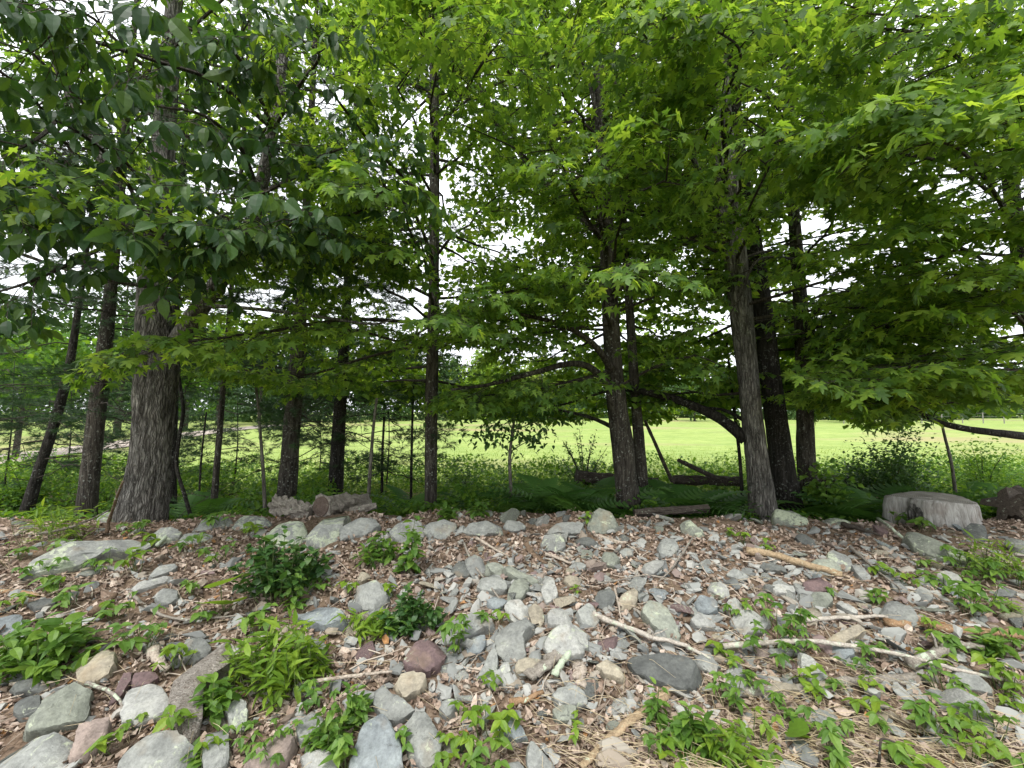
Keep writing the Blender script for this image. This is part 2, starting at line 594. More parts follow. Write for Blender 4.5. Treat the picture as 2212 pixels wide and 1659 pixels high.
# frond: a pinnate leaf with many short leaflets, arching
_V, _T = [], []
for i in range(13):
    t = .12 + .86 * i / 12
    z = .55 * t - .75 * t * t
    ln = .24 * math.sin(math.pi * (.12 + .86 * (1 - t))) ** .7 + .02
    for s in (-1, 1):
        b = len(_V)
        _V += [(0, t - .022, z), (0, t + .022, z), (s * ln * .55, t + .045, z - .01), (s * ln, t + .06, z - .05), (s * ln * .5, t - .005, z - .01)]
        _T += [(b, b + 4, b + 2), (b, b + 2, b + 1), (b + 4, b + 3, b + 2)]
for i in range(6):
    t0, t1 = i / 6, (i + 1) / 6
    b = len(_V)
    for t in (t0, t1):
        z = .55 * t - .75 * t * t
        _V += [(-.006, t, z), (.006, t, z)]
    _T += [(b, b + 1, b + 3), (b, b + 3, b + 2)]
TPL['frond'] = (np.array(_V), np.array(_T))

LEAF_ME = {}
def leaf_mesh(shape, matkey):
    if (shape, matkey) not in LEAF_ME:
        V, T = TPL[shape]
        LEAF_ME[shape, matkey] = mesh('leaf', V, T, LMS[matkey])
    return LEAF_ME[shape, matkey]

def leaf_mat4(pos, az, pitch, roll, size, wide=1.0):
    """az: heading in the XY plane (0 = +Y, clockwise seen from below -> right), pitch: up, roll about own axis"""
    ca, sa, cp, sp = math.cos(az), math.sin(az), math.cos(pitch), math.sin(pitch)
    y0, y1, y2 = sa * cp, ca * cp, sp
    z0, z1, z2 = -sa * sp, -ca * sp, cp
    cr, sr = math.cos(roll), math.sin(roll)
    w = size * wide
    return np.array((((ca * cr + z0 * sr) * w, y0 * size, (z0 * cr - ca * sr) * size, pos[0]),
                     ((-sa * cr + z1 * sr) * w, y1 * size, (z1 * cr + sa * sr) * size, pos[1]),
                     (z2 * sr * w, y2 * size, z2 * cr * size, pos[2]), (0, 0, 0, 1)))

def leaf_mats(P, az, pitch, roll, size, wide=1.0):
    """the same for arrays"""
    ca, sa, cp, sp, cr, sr = np.cos(az), np.sin(az), np.cos(pitch), np.sin(pitch), np.cos(roll), np.sin(roll)
    z0, z1, z2 = -sa * sp, -ca * sp, cp
    w = size * wide
    M = np.zeros((len(P), 4, 4))
    M[:, 0, 0], M[:, 1, 0], M[:, 2, 0] = (ca * cr + z0 * sr) * w, (-sa * cr + z1 * sr) * w, z2 * sr * w
    M[:, 0, 1], M[:, 1, 1], M[:, 2, 1] = sa * cp * size, ca * cp * size, sp * size
    M[:, 0, 2], M[:, 1, 2], M[:, 2, 2] = (z0 * cr - ca * sr) * size, (z1 * cr + sa * sr) * size, z2 * cr * size
    M[:, :3, 3] = P
    M[:, 3, 3] = 1
    return M

def frame(pos, d, up=(0, 0, 1), s=1.0):
    y = unit(d)
    x = unit(cross(y, up))
    z = cross(x, y)
    M = np.eye(4)
    M[:3, 0], M[:3, 1], M[:3, 2], M[:3, 3] = x * s, y * s, z * s, pos
    return M

def merge_leaves(mats, shape, rng=RNG):
    V, T = TPL[shape]
    n, k = len(mats), len(V)
    W = np.einsum('nij,kj->nki', mats[:, :3, :3], V) + mats[:, None, :3, 3]
    TT = (T[None] + (np.arange(n) * k)[:, None, None]).reshape(-1, 3)
    return W.reshape(-1, 3), TT, np.repeat(rng.random(n), k)

def put_leaves(root, origin, mats, shapes, matkey, n_obj=0, min_px=11, crown='crown'):
    """shapes: [(max depth, template)...]; the n_obj leaves that show largest become objects, the rest one part"""
    mats = np.asarray(mats)
    if not len(mats):
        return
    px, py, dep = proj(mats[:, :3, 3])
    size = np.linalg.norm(mats[:, :3, 1], axis=1) * FPX / dep
    inside = (px > -20) & (px < PW + 20) & (py > -20) & (py < PH + 20) & (dep > .3)
    score = np.where(inside, size, 0)
    pick = np.argsort(-score)[:n_obj]
    pick = pick[score[pick] >= min_px]
    o3 = np.asarray(origin, float)
    for i in pick:
        o = bpy.data.objects.new('leaf', leaf_mesh(shapes[0][1], matkey))
        COL.objects.link(o)
        o.parent = root
        M = mats[i].copy()
        M[:3, 3] -= o3
        o.matrix_basis = Matrix(M.tolist())
    rest = np.ones(len(mats), bool)
    rest[pick] = False
    mb = MB()
    lo = 0
    for hi, shp in shapes:
        sel = rest & (dep >= lo) & (dep < hi)
        if sel.any():
            mb.add(*merge_leaves(mats[sel], shp))
        lo = hi
    if mb.n:
        obj(crown, mb.mesh(crown, LM[matkey], False, o3), root, kind='stuff')

# ------------------------------------------------------------------ sprays: one twig with its leaves
def spray_maple(rng, ls=.098, L=.5):
    M, tw = [], []
    def run(p0, az, ln, nn, lift):
        d = np.array((math.sin(az), math.cos(az), lift))
        tw.append((p0, p0 + d * ln))
        for t in np.linspace(.3, 1, nn):
            q = p0 + d * ln * t
            for s in (-1, 1):
                a = az + s * R(rng.uniform(35, 80))
                b = q + np.array((math.sin(a), math.cos(a), rng.uniform(-.3, .2))) * rng.uniform(.03, .07)
                M.append(leaf_mat4(b, a, R(rng.normal(-32, 16)), R(rng.normal(0, 20)), ls * rng.uniform(.65, 1.15), rng.uniform(.9, 1.15)))
        M.append(leaf_mat4(p0 + d * ln, az + rng.normal(0, .2), R(rng.normal(-30, 14)), R(rng.normal(0, 15)), ls * rng.uniform(.85, 1.2)))
    run(np.zeros(3), 0, L, 4, -.06)
    for t, s in ((.25, 1), (.4, -1), (.62, 1)):
        run(np.array((0, L * t, -.02)), s * R(rng.uniform(40, 60)), L * rng.uniform(.35, .6), 2, rng.uniform(-.2, .05))
    return np.array(M), tw

def spray_hickory(rng, ls=.122, L=.45):
    M, tw = [], []
    tw.append((np.zeros(3), np.array((0, L, -.05))))
    for i in range(5):
        az = R(rng.uniform(-80, 80)) if i < 4 else 0
        p = np.array((0, L * (.25 + .18 * i), -.03))
        ln = rng.uniform(.14, .22)
        d = np.array((math.sin(az), math.cos(az), rng.uniform(-.45, -.05)))
        tw.append((p, p + d * ln))
        for t, s, k in ((.45, 1, .6), (.45, -1, .6), (.85, 1, .95), (.85, -1, .95), (1, 0, 1.15)):
            M.append(leaf_mat4(p + d * ln * t, az + s * R(rng.uniform(50, 72)), R(rng.normal(-38, 22)), R(rng.normal(0, 30)), ls * k * rng.uniform(.65, 1.2), rng.uniform(.95, 1.2)))
    return np.array(M), tw

def spray_pine(rng, ls=.11, L=.42):
    M, tw = [], []
    tw.append((np.zeros(3), np.array((0, L, .02))))
    for t in np.linspace(.25, 1, 5):
        for s in (-1, 1):
            az = s * R(rng.uniform(30, 60))
            ln = rng.uniform(.06, .2) * (1.25 - t)
            p = np.array((0, L * t, 0)) + np.array((math.sin(az), math.cos(az), .1)) * ln
            M.append(leaf_mat4(p, az, R(rng.uniform(-10, 25)), rng.uniform(0, 6), ls * rng.uniform(.8, 1.15)))
    M.append(leaf_mat4((0, L, 0), 0, .1, 0, ls))
    return np.array(M), tw

_r = np.random.default_rng(5)
SPR = {'maple': [spray_maple(_r) for _ in range(6)], 'hickory': [spray_hickory(_r) for _ in range(5)], 'pine': [spray_pine(_r) for _ in range(5)]}
SHAPES = {
    'maple': [(3.6, 'maple'), (5.6, 'maple_mid'), (999, 'maple_far')],
    'hickory': [(5.0, 'oval'), (999, 'oval_far')],
    'pine': [(999, 'needles')],
}

# lower edge of the leaf canopy (measured in the photograph) and its thin places
LOW_X = [0, 150, 330, 420, 520, 640, 760, 860, 950, 1000, 1150, 1300, 1400, 1480, 1560, 1650, 1720, 1830, 1900, 2000, 2100, 2212]
LOW_Y = [800, 815, 780, 800, 850, 860, 830, 860, 880, 890, 905, 890, 905, 870, 890, 850, 880, 890, 925, 905, 920, 930]
LOWN_Y = [790, 800, 750, 740, 760, 720, 700, 720, 760, 770, 700, 640, 660, 620, 680, 720, 820, 850, 860, 850, 860, 870]
GAPS = [(1130, 300, 150, 190, .55), (985, 470, 55, 170, .75), (1470, 560, 70, 130, .7), (1230, 705, 120, 55, .5), (1625, 250, 60, 160, .65),
        (1985, 375, 110, 40, .8), (1560, 720, 60, 80, .85), (1830, 480, 60, 70, .5), (2040, 690, 170, 35, .2), (560, 640, 80, 60, .6),
        (240, 260, 90, 110, .6), (860, 260, 110, 160, .35), (1380, 420, 90, 80, .4), (1350, 660, 90, 60, .5), (700, 300, 100, 130, .35), (40, 230, 60, 110, .6), (980, 780, 50, 40, .9),
        (1850, 520, 90, 60, .6), (1900, 690, 120, 30, .3), (1700, 150, 70, 120, .5), (2100, 560, 100, 60, .4), (1500, 300, 70, 80, .5), (1800, 620, 60, 60, .6), (1420, 120, 60, 80, .4)]
STRIPS = []    # where the trunks stay bare enough to be seen: (ys, xs, half widths, depth, share)

def keep_spray(p, rng, lowshift=0):
    x, y, d = (float(v) for v in proj(p))
    if d < 1.7:
        return False
    if y > np.interp(x, LOW_X, LOWN_Y if d < 4.3 else LOW_Y) + lowshift:
        return False
    for ys, xs, ws, Yt, pr in STRIPS:
        if d < Yt - .1 and ys[0] < y < ys[-1] and abs(x - np.interp(y, ys, xs)) < np.interp(y, ys, ws) * .5 + 20 and rng.random() < pr:
            return False
    for gx, gy, rx, ry, pr in GAPS:
        q = ((x - gx) / rx) ** 2 + ((y - gy) / ry) ** 2
        if q < 1 and rng.random() < pr * (.9 if d < 5.5 else .68):
            return False
    return True

class Tree:
    def __init__(s, name, base, label, bark, leaf='maple', seed=0, group='trees of the hedgerow behind the stone bank', cat='tree'):
        s.base = np.asarray(base, float)
        s.root = thing(name, s.base, label, cat, group)
        s.bark, s.leaf = BARK[bark], leaf
        s.rng = np.random.default_rng(seed)
        s.M, s.tw = [], MB()
        s.twig_mat = BARK['twig']
    def trunk(s, pts, sides=18, n=34, ridge=None, name='trunk', top=None, flare=1.0, smooth=True):
        """pts: rows (x, y, z, radius)"""
        p = smooth_path(pts, n)
        V, T = tube(p[:, :3], np.maximum(p[:, 3], .004), sides, .03, s.rng, True, ridge)
        s.path = p
        return obj(name, mesh(name, V - s.base, T, s.bark, smooth), s.root)
    def on_trunk(s, z):
        i = int(np.argmin(np.abs(s.path[:, 2] - z)))
        return s.path[i, :3].copy(), s.path[i, 3]
    def limb(s, pts, r0, r1, sides=8, n=16, name='limb'):
        p = smooth_path(pts, n)
        r = np.linspace(r0, r1, len(p))
        V, T = tube(p, r, sides, .06, s.rng)
        obj(name, mesh(name, V - s.base, T, s.bark, True), s.root)
        return p
    def spray(s, pos, d, size=1.0, tilt=.25, lowshift=0, force=False):
        if not force and not keep_spray(pos + unit(d) * .25 * size, s.rng, lowshift):
            return
        M, tw = SPR[s.leaf][s.rng.integers(len(SPR[s.leaf]))]
        up = unit(np.array((s.rng.normal(0, tilt), s.rng.normal(0, tilt), 1.0)))
        A = frame(pos, d, up, size)
        if s.rng.random() < .5:
            A[:3, 0] *= -1
        s.M.append(np.einsum('ij,njk->nik', A, M))
        if pos[1] < 7.5:
            for a, b in tw:
                q = np.array([A[:3, :3] @ a + A[:3, 3], A[:3, :3] @ b + A[:3, 3]])
                V, T = tube(q, [.0035 * size, .0018 * size], 3, 0, s.rng, False)
                s.tw.add(V, T)
    def dress(s, p, r0, start=.3, step=.2, sec=(.35, .9), size=1.0, flat=.12, lowshift=0, tubes=True, nspray=3, force=False):
        """side branchlets and sprays along a branch path p"""
        d = np.concatenate([[0], np.cumsum(np.linalg.norm(np.diff(p, axis=0), axis=1))])
        L = d[-1]
        t = start * L
        side = 1 if s.rng.random() < .5 else -1
        while t < L:
            q = np.array([np.interp(t, d, p[:, k]) for k in range(3)])
            i = min(len(p) - 2, max(0, int(np.searchsorted(d, t)) - 1))
            dr = unit(p[i + 1] - p[i])
            a = side * R(s.rng.uniform(35, 75))
            h = np.array((dr[0] * math.cos(a) - dr[1] * math.sin(a), dr[0] * math.sin(a) + dr[1] * math.cos(a), dr[2] * .6 + s.rng.normal(0, flat)))
            h = unit(h)
            ln = s.rng.uniform(*sec) * (1.15 - .7 * t / L)
            e = q + h * ln + np.array((0, 0, -.06 * ln))
            if tubes and keep_spray(e, s.rng, lowshift):
                V, T = tube(np.array([q, (q + e) / 2 + (0, 0, .02), e]), [.006 * size + r0 * .12, .005, .003], 4, 0, s.rng, False)
                s.tw.add(V, T)
            for k in range(nspray):
                f = (k + 1) / nspray
                a2 = s.rng.uniform(-.5, .5) if k == nspray - 1 else (1 if k % 2 else -1) * R(s.rng.uniform(35, 65))
                hh = np.array((h[0] * math.cos(a2) - h[1] * math.sin(a2), h[0] * math.sin(a2) + h[1] * math.cos(a2), h[2] + s.rng.normal(-.06, .12)))
                s.spray(q + (e - q) * f, hh, size * s.rng.uniform(.8, 1.15), lowshift=lowshift, force=force)
            side = -side
            t += step * s.rng.uniform(.7, 1.3)
        s.spray(p[-1], p[-1] - p[-2], size, lowshift=lowshift, force=force)
    def bough(s, z, az, ln, rise=.25, r0=.022, **kw):
        """a side bough leaving the trunk at height z, az measured from +Y clockwise"""
        p0, tr = s.on_trunk(z)
        d = np.array((math.sin(az), math.cos(az), 0))
        k = np.linspace(0, 1, 7)[:, None]
        wob = s.rng.normal(0, .05 * ln, (7, 3)) * k * (1, 1, .5)
        p = p0 + d * ln * k + np.array((0, 0, 1.0)) * (rise * ln * (k * 1.6 - .95 * k * k)) + wob
        V, T = tube(p, np.linspace(r0, .006, 7), 5, 0, s.rng, False)
        x, y, dp = proj(p)
        if ((x > -200) & (x < PW + 200) & (y > -150)).any():
            s.tw.add(V, T)
        s.dress(p, r0, **kw)
    def done(s, n_obj=0, shapes=None, min_px=14):
        if s.tw.n:
            obj('branchlets', s.tw.mesh('branchlets', s.twig_mat, False, s.base), s.root, kind='stuff')
        if s.M:
            put_leaves(s.root, s.base, np.concatenate(s.M), shapes or SHAPES[s.leaf], s.leaf, n_obj, min_px)
            s.nleaf = sum(len(m) for m in s.M)

def ptrunk(rows, Y, top_z=None, lean=None):
    """rows (px, py, width px[, dY]) from the foot up -> (x, y, z, radius) at depth about Y"""
    out = []
    for r in rows:
        y = Y + (r[3] if len(r) > 3 else 0)
        p = at(r[0], r[1], y)
        th = math.atan(abs(r[0] - PW / 2) / FPX)
        out.append((*p, r[2] / FPX * y / 2 * math.cos(th)))
    if top_z and top_z > out[-1][2]:
        a, b = np.array(out[-2]), np.array(out[-1])
        dz = (top_z - b[2])
        sl = (b - a)[:2] / (b[2] - a[2]) * .6
        out.append((b[0] + sl[0] * dz * .5, b[1] + sl[1] * dz * .5, b[2] + dz * .5, b[3] * .6))
        out.append((b[0] + sl[0] * dz, b[1] + sl[1] * dz, top_z, b[3] * .15))
    # sink the foot below the ground
    b = np.array(out[0])
    g = float(hg(b[0], b[1]))
    d = np.array(out[0]) - np.array(out[1])
    if b[2] > g - .1:
        t = (b[2] - g + .15) / max(.05, -d[2])
        f = b + d * t
        f[3] = b[3] * 1.12
        out.insert(0, tuple(f))
    return out

def pl(rows):
    """rows (px, py, Y) -> points"""
    return np.array([at(*r) for r in rows])
# ------------------------------------------------------------------ the setting: bank, meadow, drive
def grid_mesh(xs, ys, zf):
    X, Y = np.meshgrid(xs, ys)
    Z = zf(X, Y)
    V = np.stack([X, Y, Z], -1).reshape(-1, 3)
    nx, ny = len(xs), len(ys)
    i = (np.arange(ny - 1)[:, None] * nx + np.arange(nx - 1)[None]).ravel()
    T = np.concatenate([np.stack([i, i + 1, i + nx + 1], 1), np.stack([i, i + nx + 1, i + nx], 1)])
    return V, T

BX, BY0, BY1 = 12.0, -3.0, 10.2
def bank_z(X, Y):
    z = hg(X, Y)
    edge = np.minimum.reduce([BX - np.abs(X), Y - BY0, BY1 - Y])
    rough = .012 * np.sin(23 * X + 9 * np.sin(7 * Y)) * np.sin(19 * Y + 5 * np.sin(11 * X))
    return z + rough - np.clip(.5 - edge, 0, .5) * .3
V, T = grid_mesh(np.linspace(-BX, BX, 321), np.linspace(BY0, BY1, 171), bank_z)
bank = obj('rubble_bank', mesh('rubble_bank', V, T, MOULD, True), kind='structure')

def graded(lo, hi, n, p=2.4):
    t = np.linspace(-1, 1, n)
    return np.sign(t) * np.abs(t) ** p * (hi if True else lo)
xs = graded(-420, 420, 161)
ys = np.concatenate([np.linspace(-120, -4, 30), np.linspace(-3, 12, 31), 12 + 388 * np.linspace(0.01, 1, 110) ** 2.2])
def field_z(X, Y):
    ins = (np.abs(X) < BX - .1) & (Y > BY0 + .1) & (Y < BY1 - .1)
    roll = .12 * np.sin(.11 * X + .8) * np.sin(.13 * Y) * np.clip((Y - 12) / 15, 0, 1)
    return hg(X, Y) + roll - .10 * ins
V, T = grid_mesh(xs, ys, field_z)
field = obj('field', mesh('field', V, T, MEADOW, True), kind='structure')

# drive crossing the meadow
dp = [ground_at(x, y) for x, y in ((-120, 1008), (30, 987), (160, 972), (290, 957), (420, 940), (530, 927), (600, 917))]
dp = smooth_path([p[:2] for p in dp], 24)
nrm = np.gradient(dp, axis=0)
nrm = np.stack([-nrm[:, 1], nrm[:, 0]], 1) / np.linalg.norm(nrm, axis=1)[:, None]
rows = []
for o in (-1.5, -.75, 0, .75, 1.5):
    q = dp + nrm * o
    rows.append(np.column_stack([q, field_z(q[:, 0], q[:, 1]) + .05]))
V = np.stack(rows, 1).reshape(-1, 3)
i = (np.arange(len(dp) - 1)[:, None] * 5 + np.arange(4)[None]).ravel()
T = np.concatenate([np.stack([i, i + 1, i + 6], 1), np.stack([i, i + 6, i + 5], 1)])
obj('driveway', mesh('driveway', V, T, GRAVEL, True), kind='structure')

# ------------------------------------------------------------------ far trees
def clump_crown(rng, c, rx, ry, rz, n, ls):
    """leaf clumps spread through lobes of a crown"""
    nl = 16
    lo = rng.normal(0, 1, (nl, 3))
    lo /= np.linalg.norm(lo, axis=1)[:, None]
    lo *= rng.uniform(.35, .8, (nl, 1))
    k = rng.integers(nl, size=n)
    d = rng.normal(0, 1, (n, 3))
    d /= np.linalg.norm(d, axis=1)[:, None]
    p = lo[k] + d * (rng.random((n, 1)) ** .4) * rng.uniform(.28, .42, (nl, 1))[k]
    p = p * (rx, ry, rz) + c
    return leaf_mats(p, rng.uniform(0, 6.28, n), np.radians(rng.normal(-20, 30, n)), np.radians(rng.normal(0, 40, n)), ls * rng.uniform(.6, 1.3, n), 1.2)

def pine_crown(rng, base, h, r, n, ls):
    M = []
    for _ in range(n):
        t = rng.random() ** .8
        a = rng.uniform(0, 6.28)
        tier = (math.floor(t * 12) + rng.uniform(0, .45)) / 12
        rr = r * (1 - tier) ** .8 * rng.uniform(.25, 1)
        q = base + np.array((math.cos(a) * rr, math.sin(a) * rr, h * (.12 + .88 * tier) - rr * .12))
        M.append(leaf_mat4(q, math.pi / 2 - a, R(rng.normal(-5, 12)), R(rng.normal(0, 25)), ls * rng.uniform(.6, 1.2), 1.6))
    return np.array(M)

rng = np.random.default_rng(21)
mb = MB()
k = 0
for row in (0, 1):
    for x in np.arange(-150, 165, 5.0):
        left = float(np.clip((-10 - x) / 25, 0, 1))
        y = 88 + 7 * math.sin(x * .07) + rng.uniform(-3, 5) + 13 * row - 16 * left
        h = rng.uniform(11.5, 16.5) + 3.0 * row + 5 * left
        b = np.array((x + rng.uniform(-2, 2), y, float(field_z(x, y))))
        M = clump_crown(rng, b + (0, 0, h * .46), 4.6, 4.0, h * .56, 1050, 1.0)
        mb.add(*merge_leaves(M, 'oval_far', rng))
for x in np.arange(-140, 150, 2.4):       # brambles and bushes at their feet
    left = float(np.clip((-10 - x) / 25, 0, 1))
    y = 83 + 7 * math.sin(x * .07) + rng.uniform(-2, 3) - 16 * left
    b = np.array((x, y, float(field_z(x, y))))
    mb.add(*merge_leaves(clump_crown(rng, b + (0, 0, 1.3), 2.8, 1.8, rng.uniform(1.8, 4.2), 330, .55), 'oval_far', rng))
obj('treeline', mb.mesh('treeline', LM['far']), kind='stuff')

def far_tree(name, px, Y, h, r, n, ls, label, leaf='far', pine=False, bark='brown', lift=.5, cat='tree'):
    p = at(px, 900, Y)
    b = np.array((p[0], Y, float(field_z(p[0], Y))))
    t = Tree(name, b, label, bark, leaf, int(px), 'trees standing out beyond the meadow', cat)
    t.trunk([(b[0], b[1], b[2] - .2, h * .018), (b[0] + .1, b[1], b[2] + h * .4, h * .013), (b[0], b[1], b[2] + h * .9, h * .004)], 8, 8)
    g = t.rng
    M = pine_crown(g, b, h, r, n, ls) if pine else clump_crown(g, b + (0, 0, h * lift), r, r * .9, h * .46, n, ls)
    put_leaves(t.root, b, M, [(999, 'oval_far')], leaf)
    return t

far_tree('round_tree', 1052, 46, 9.4, 3.8, 3600, .36, 'bright yellow-green round tree in the middle distance across the meadow', 'bright')
far_tree('round_tree', 1165, 60, 10.0, 4.4, 3000, .44, 'pale green tree just beside the bright yellow-green tree across the meadow', 'grass')
far_tree('pine_tree', 470, 52, 13, 4.2, 1900, .55, 'bluish-green pine standing at the end of the dirt drive', 'pine', True)
far_tree('pine_tree', 560, 60, 14, 4.5, 1900, .6, 'tall bluish-green pine at the edge of the meadow past the leaning saplings', 'pine', True)
far_tree('pine_tree', 655, 66, 13, 4.4, 1700, .6, 'bluish-green pine seen between the two dark hedgerow trunks', 'pine', True)
far_tree('bushy_tree', 40, 17, 6.0, 3.4, 4200, .26, 'bright green bushy tree beside the dirt drive at the left edge', 'under', lift=.62)
far_tree('bushy_tree', 255, 34, 14, 6.5, 4600, .42, 'dense green tree behind the dirt drive between the left trunks', 'far')
far_tree('bushy_tree', 400, 40, 15, 6.5, 4600, .46, 'green bushy tree behind the drive to the right of the big furrowed trunk', 'under')
far_tree('bushy_tree', 1840, 62, 13, 5.5, 3200, .50, 'light green tree above the meadow right of the slim upright maple', 'under')
far_tree('bushy_tree', 1500, 70, 11, 5.0, 2600, .50, 'low round green tree at the meadow edge between centre and right trunks', 'far')

# wire fence at the far right of the meadow
fx = np.linspace(46, 72, 12)
fy = 58 + (fx - 46) * -.15
fr = thing('wire_fence', (fx[0], fy[0], float(field_z(fx[0], fy[0]))), 'thin grey post and wire fence along the far right side of the meadow', 'fence')
fb = np.array(fr.location)
for x, y in zip(fx, fy):
    z = float(field_z(x, y))
    V, T = tube(np.array([(x, y, z - .1), (x, y, z + .7), (x + .02, y, z + 1.45)]), .06, 6, .08)
    obj('post', mesh('post', V - fb, T, WIRE), fr)
for hh in (.45, .9, 1.35):
    P = np.column_stack([fx, fy - .07, field_z(fx, fy) + hh])
    V, T = tube(P, .012, 4)
    obj('wire', mesh('wire', V - fb, T, WIRE), fr)

# ------------------------------------------------------------------ the hedgerow trees
def furrow(nr, amp, ph):
    def f(t, ang):
        return 1 + amp * np.sin(ang * nr + 2.5 * math.sin(9 * t) + ph) + amp * .7 * np.sin(ang * (nr * 1.7) + 14 * t + ph) + .03 * math.sin(17 * t)
    return f

def butt(amp, nf, ph):
    """root flare near the foot"""
    def f(t, ang):
        k = max(0.0, 1 - t / .12) ** 2
        return 1 + k * amp * (1 + .6 * np.sin(ang * nf + ph)) + .035 * np.sin(ang * 5 + 8 * t) + .03 * np.sin(ang * 9 - 13 * t)
    return f

TREES = {}
def tree(key, name, rows, Y, top, label, bark, leaf, seed, sides=16, n=36, ridge=None):
    pts = ptrunk(rows, Y, top)
    b = np.array(pts[0][:3])
    t = Tree(name, b, label, bark, leaf, seed)
    t.trunk(pts, sides, n, ridge)
    q = rows[::-1]
    if key in ('t11', 't13', 't15', 't15b', 't16', 't3'):
        STRIPS.append(([r[1] for r in q], [r[0] for r in q], [r[2] for r in q], Y, {'t3': .45, 't15': .84, 't15b': .6, 't11': .75}.get(key, .8)))
    TREES[key] = t
    return t

# big furrowed trunk at the left with its hickory-like leaves
t3 = tree('t3', 'forked_tree', [(300, 1128, 128), (310, 1075, 112), (322, 1010, 92), (330, 930, 90), (336, 850, 98), (340, 780, 104), (336, 700, 88), (330, 600, 62), (345, 420, 62), (358, 250, 50)], 4.85, 11,
          'big furrowed grey trunk that forks above the stone bank at the left', 'ashy', 'hickory', 3, 40, 70,
          lambda t, a: (1 + .045 * np.sin(a * 13 + 3 * np.sin(11 * t)) + .03 * np.sin(a * 23 + 15 * t) + .03 * np.sin(a * 3 + 5 * t)) * (1 + max(0, 1 - t / .09) ** 2 * .22 * (1 + .8 * np.sin(a * 4 + 1))))
lp = t3.limb(pl([(356, 800, 4.85), (388, 735, 4.78), (425, 675, 4.7), (475, 605, 4.6), (530, 515, 4.5), (560, 420, 4.4), (590, 280, 4.2), (610, 120, 4.0)]), .115, .05, 14, 26)
t3.limb(pl([(330, 640, 4.85), (290, 500, 4.7), (240, 380, 4.5), (150, 200, 4.2), (90, 60, 4.0)]), .08, .03, 8)
l2 = t3.limb(pl([(440, 660, 4.4), (560, 668, 4.2), (690, 684, 4.1), (800, 700, 4.05), (850, 690, 4.0)]), .022, .008, 6)
t3.limb(pl([(330, 620, 4.5), (230, 605, 4.2), (120, 575, 4.0), (20, 540, 3.8), (-80, 520, 3.7)]), .025, .012, 6)

maples = [
    ('t11', 'slim_maple', [(930, 1116, 27), (931, 980, 27), (932, 850, 27), (936, 700, 25), (938, 560, 23), (939, 380, 22), (938, 200, 21), (936, 20, 20)], 5.6, 12,
     'straight slim maple trunk left of centre, speckled with pale lichen', 'brown', 12),
    ('t13', 'centre_maple', [(1362, 1112, 56), (1352, 1040, 48), (1344, 960, 47), (1333, 880, 44), (1325, 790, 39), (1319, 680, 36), (1310, 500, 31), (1300, 300, 28), (1291, 100, 25)], 5.5, 12,
     'centre-right maple with knobbly trunk and long low branches reaching left', 'brown', 13),
    ('t5', 'slender_maple', [(462, 1088, 17), (468, 1010, 15), (475, 930, 14), (482, 840, 13), (492, 720, 12), (505, 560, 11), (522, 360, 10), (534, 150, 9)], 6.0, 9.5,
     'slender straight dark stem right of the big furrowed trunk', 'brown', 19),
    ('t14', 'slim_maple', [(1390, 1078, 27), (1384, 1000, 26), (1376, 900, 23), (1368, 800, 21), (1362, 700, 19), (1352, 560, 15), (1340, 380, 12)], 6.1, 9,
     'thin dark maple stem close behind the centre maple', 'brown', 14),
    ('t15', 'furrowed_maple', [(1650, 1108, 66), (1640, 1020, 52), (1628, 930, 48), (1616, 820, 47), (1605, 720, 50), (1592, 600, 52), (1578, 460, 50), (1565, 320, 44), (1556, 150, 38)], 5.2, 13,
     'pale grey furrowed maple trunk leaning left, front one of the crossed pair', 'ashy', 15),
    ('t15b', 'dark_trunked_tree', [(1700, 1072, 64), (1690, 1000, 54), (1676, 900, 50), (1662, 800, 47), (1650, 700, 45), (1628, 540, 42), (1600, 380, 36), (1585, 200, 30)], 6.0, 13,
     'almost black tree trunk crossing behind the pale grey furrowed maple', 'dark', 16),
    ('t16', 'upright_maple', [(1750, 1080, 46), (1742, 990, 42), (1739, 880, 38), (1736, 780, 36), (1726, 620, 32), (1713, 440, 27), (1702, 240, 24), (1690, 20, 21)], 6.2, 12,
     'upright maple with vine-covered foot just right of the dark trunk', 'brown', 17),
    ('t17', 'edge_maple', [(2290, 1080, 60), (2265, 900, 52), (2235, 720, 48), (2200, 520, 44), (2170, 300, 36), (2140, 60, 30)], 4.9, 11,
     'leafy maple at the right edge whose low bare branch crosses the meadow', 'dark', 18),
]
for key, name, rows, Y, top, label, bark, seed in maples:
    big = rows[0][2] > 40
    tree(key, name, rows, Y, top, label, bark, 'maple', seed, 24 if big else 14, 44, butt(.16, 4, seed) if big else butt(.1, 3, seed))

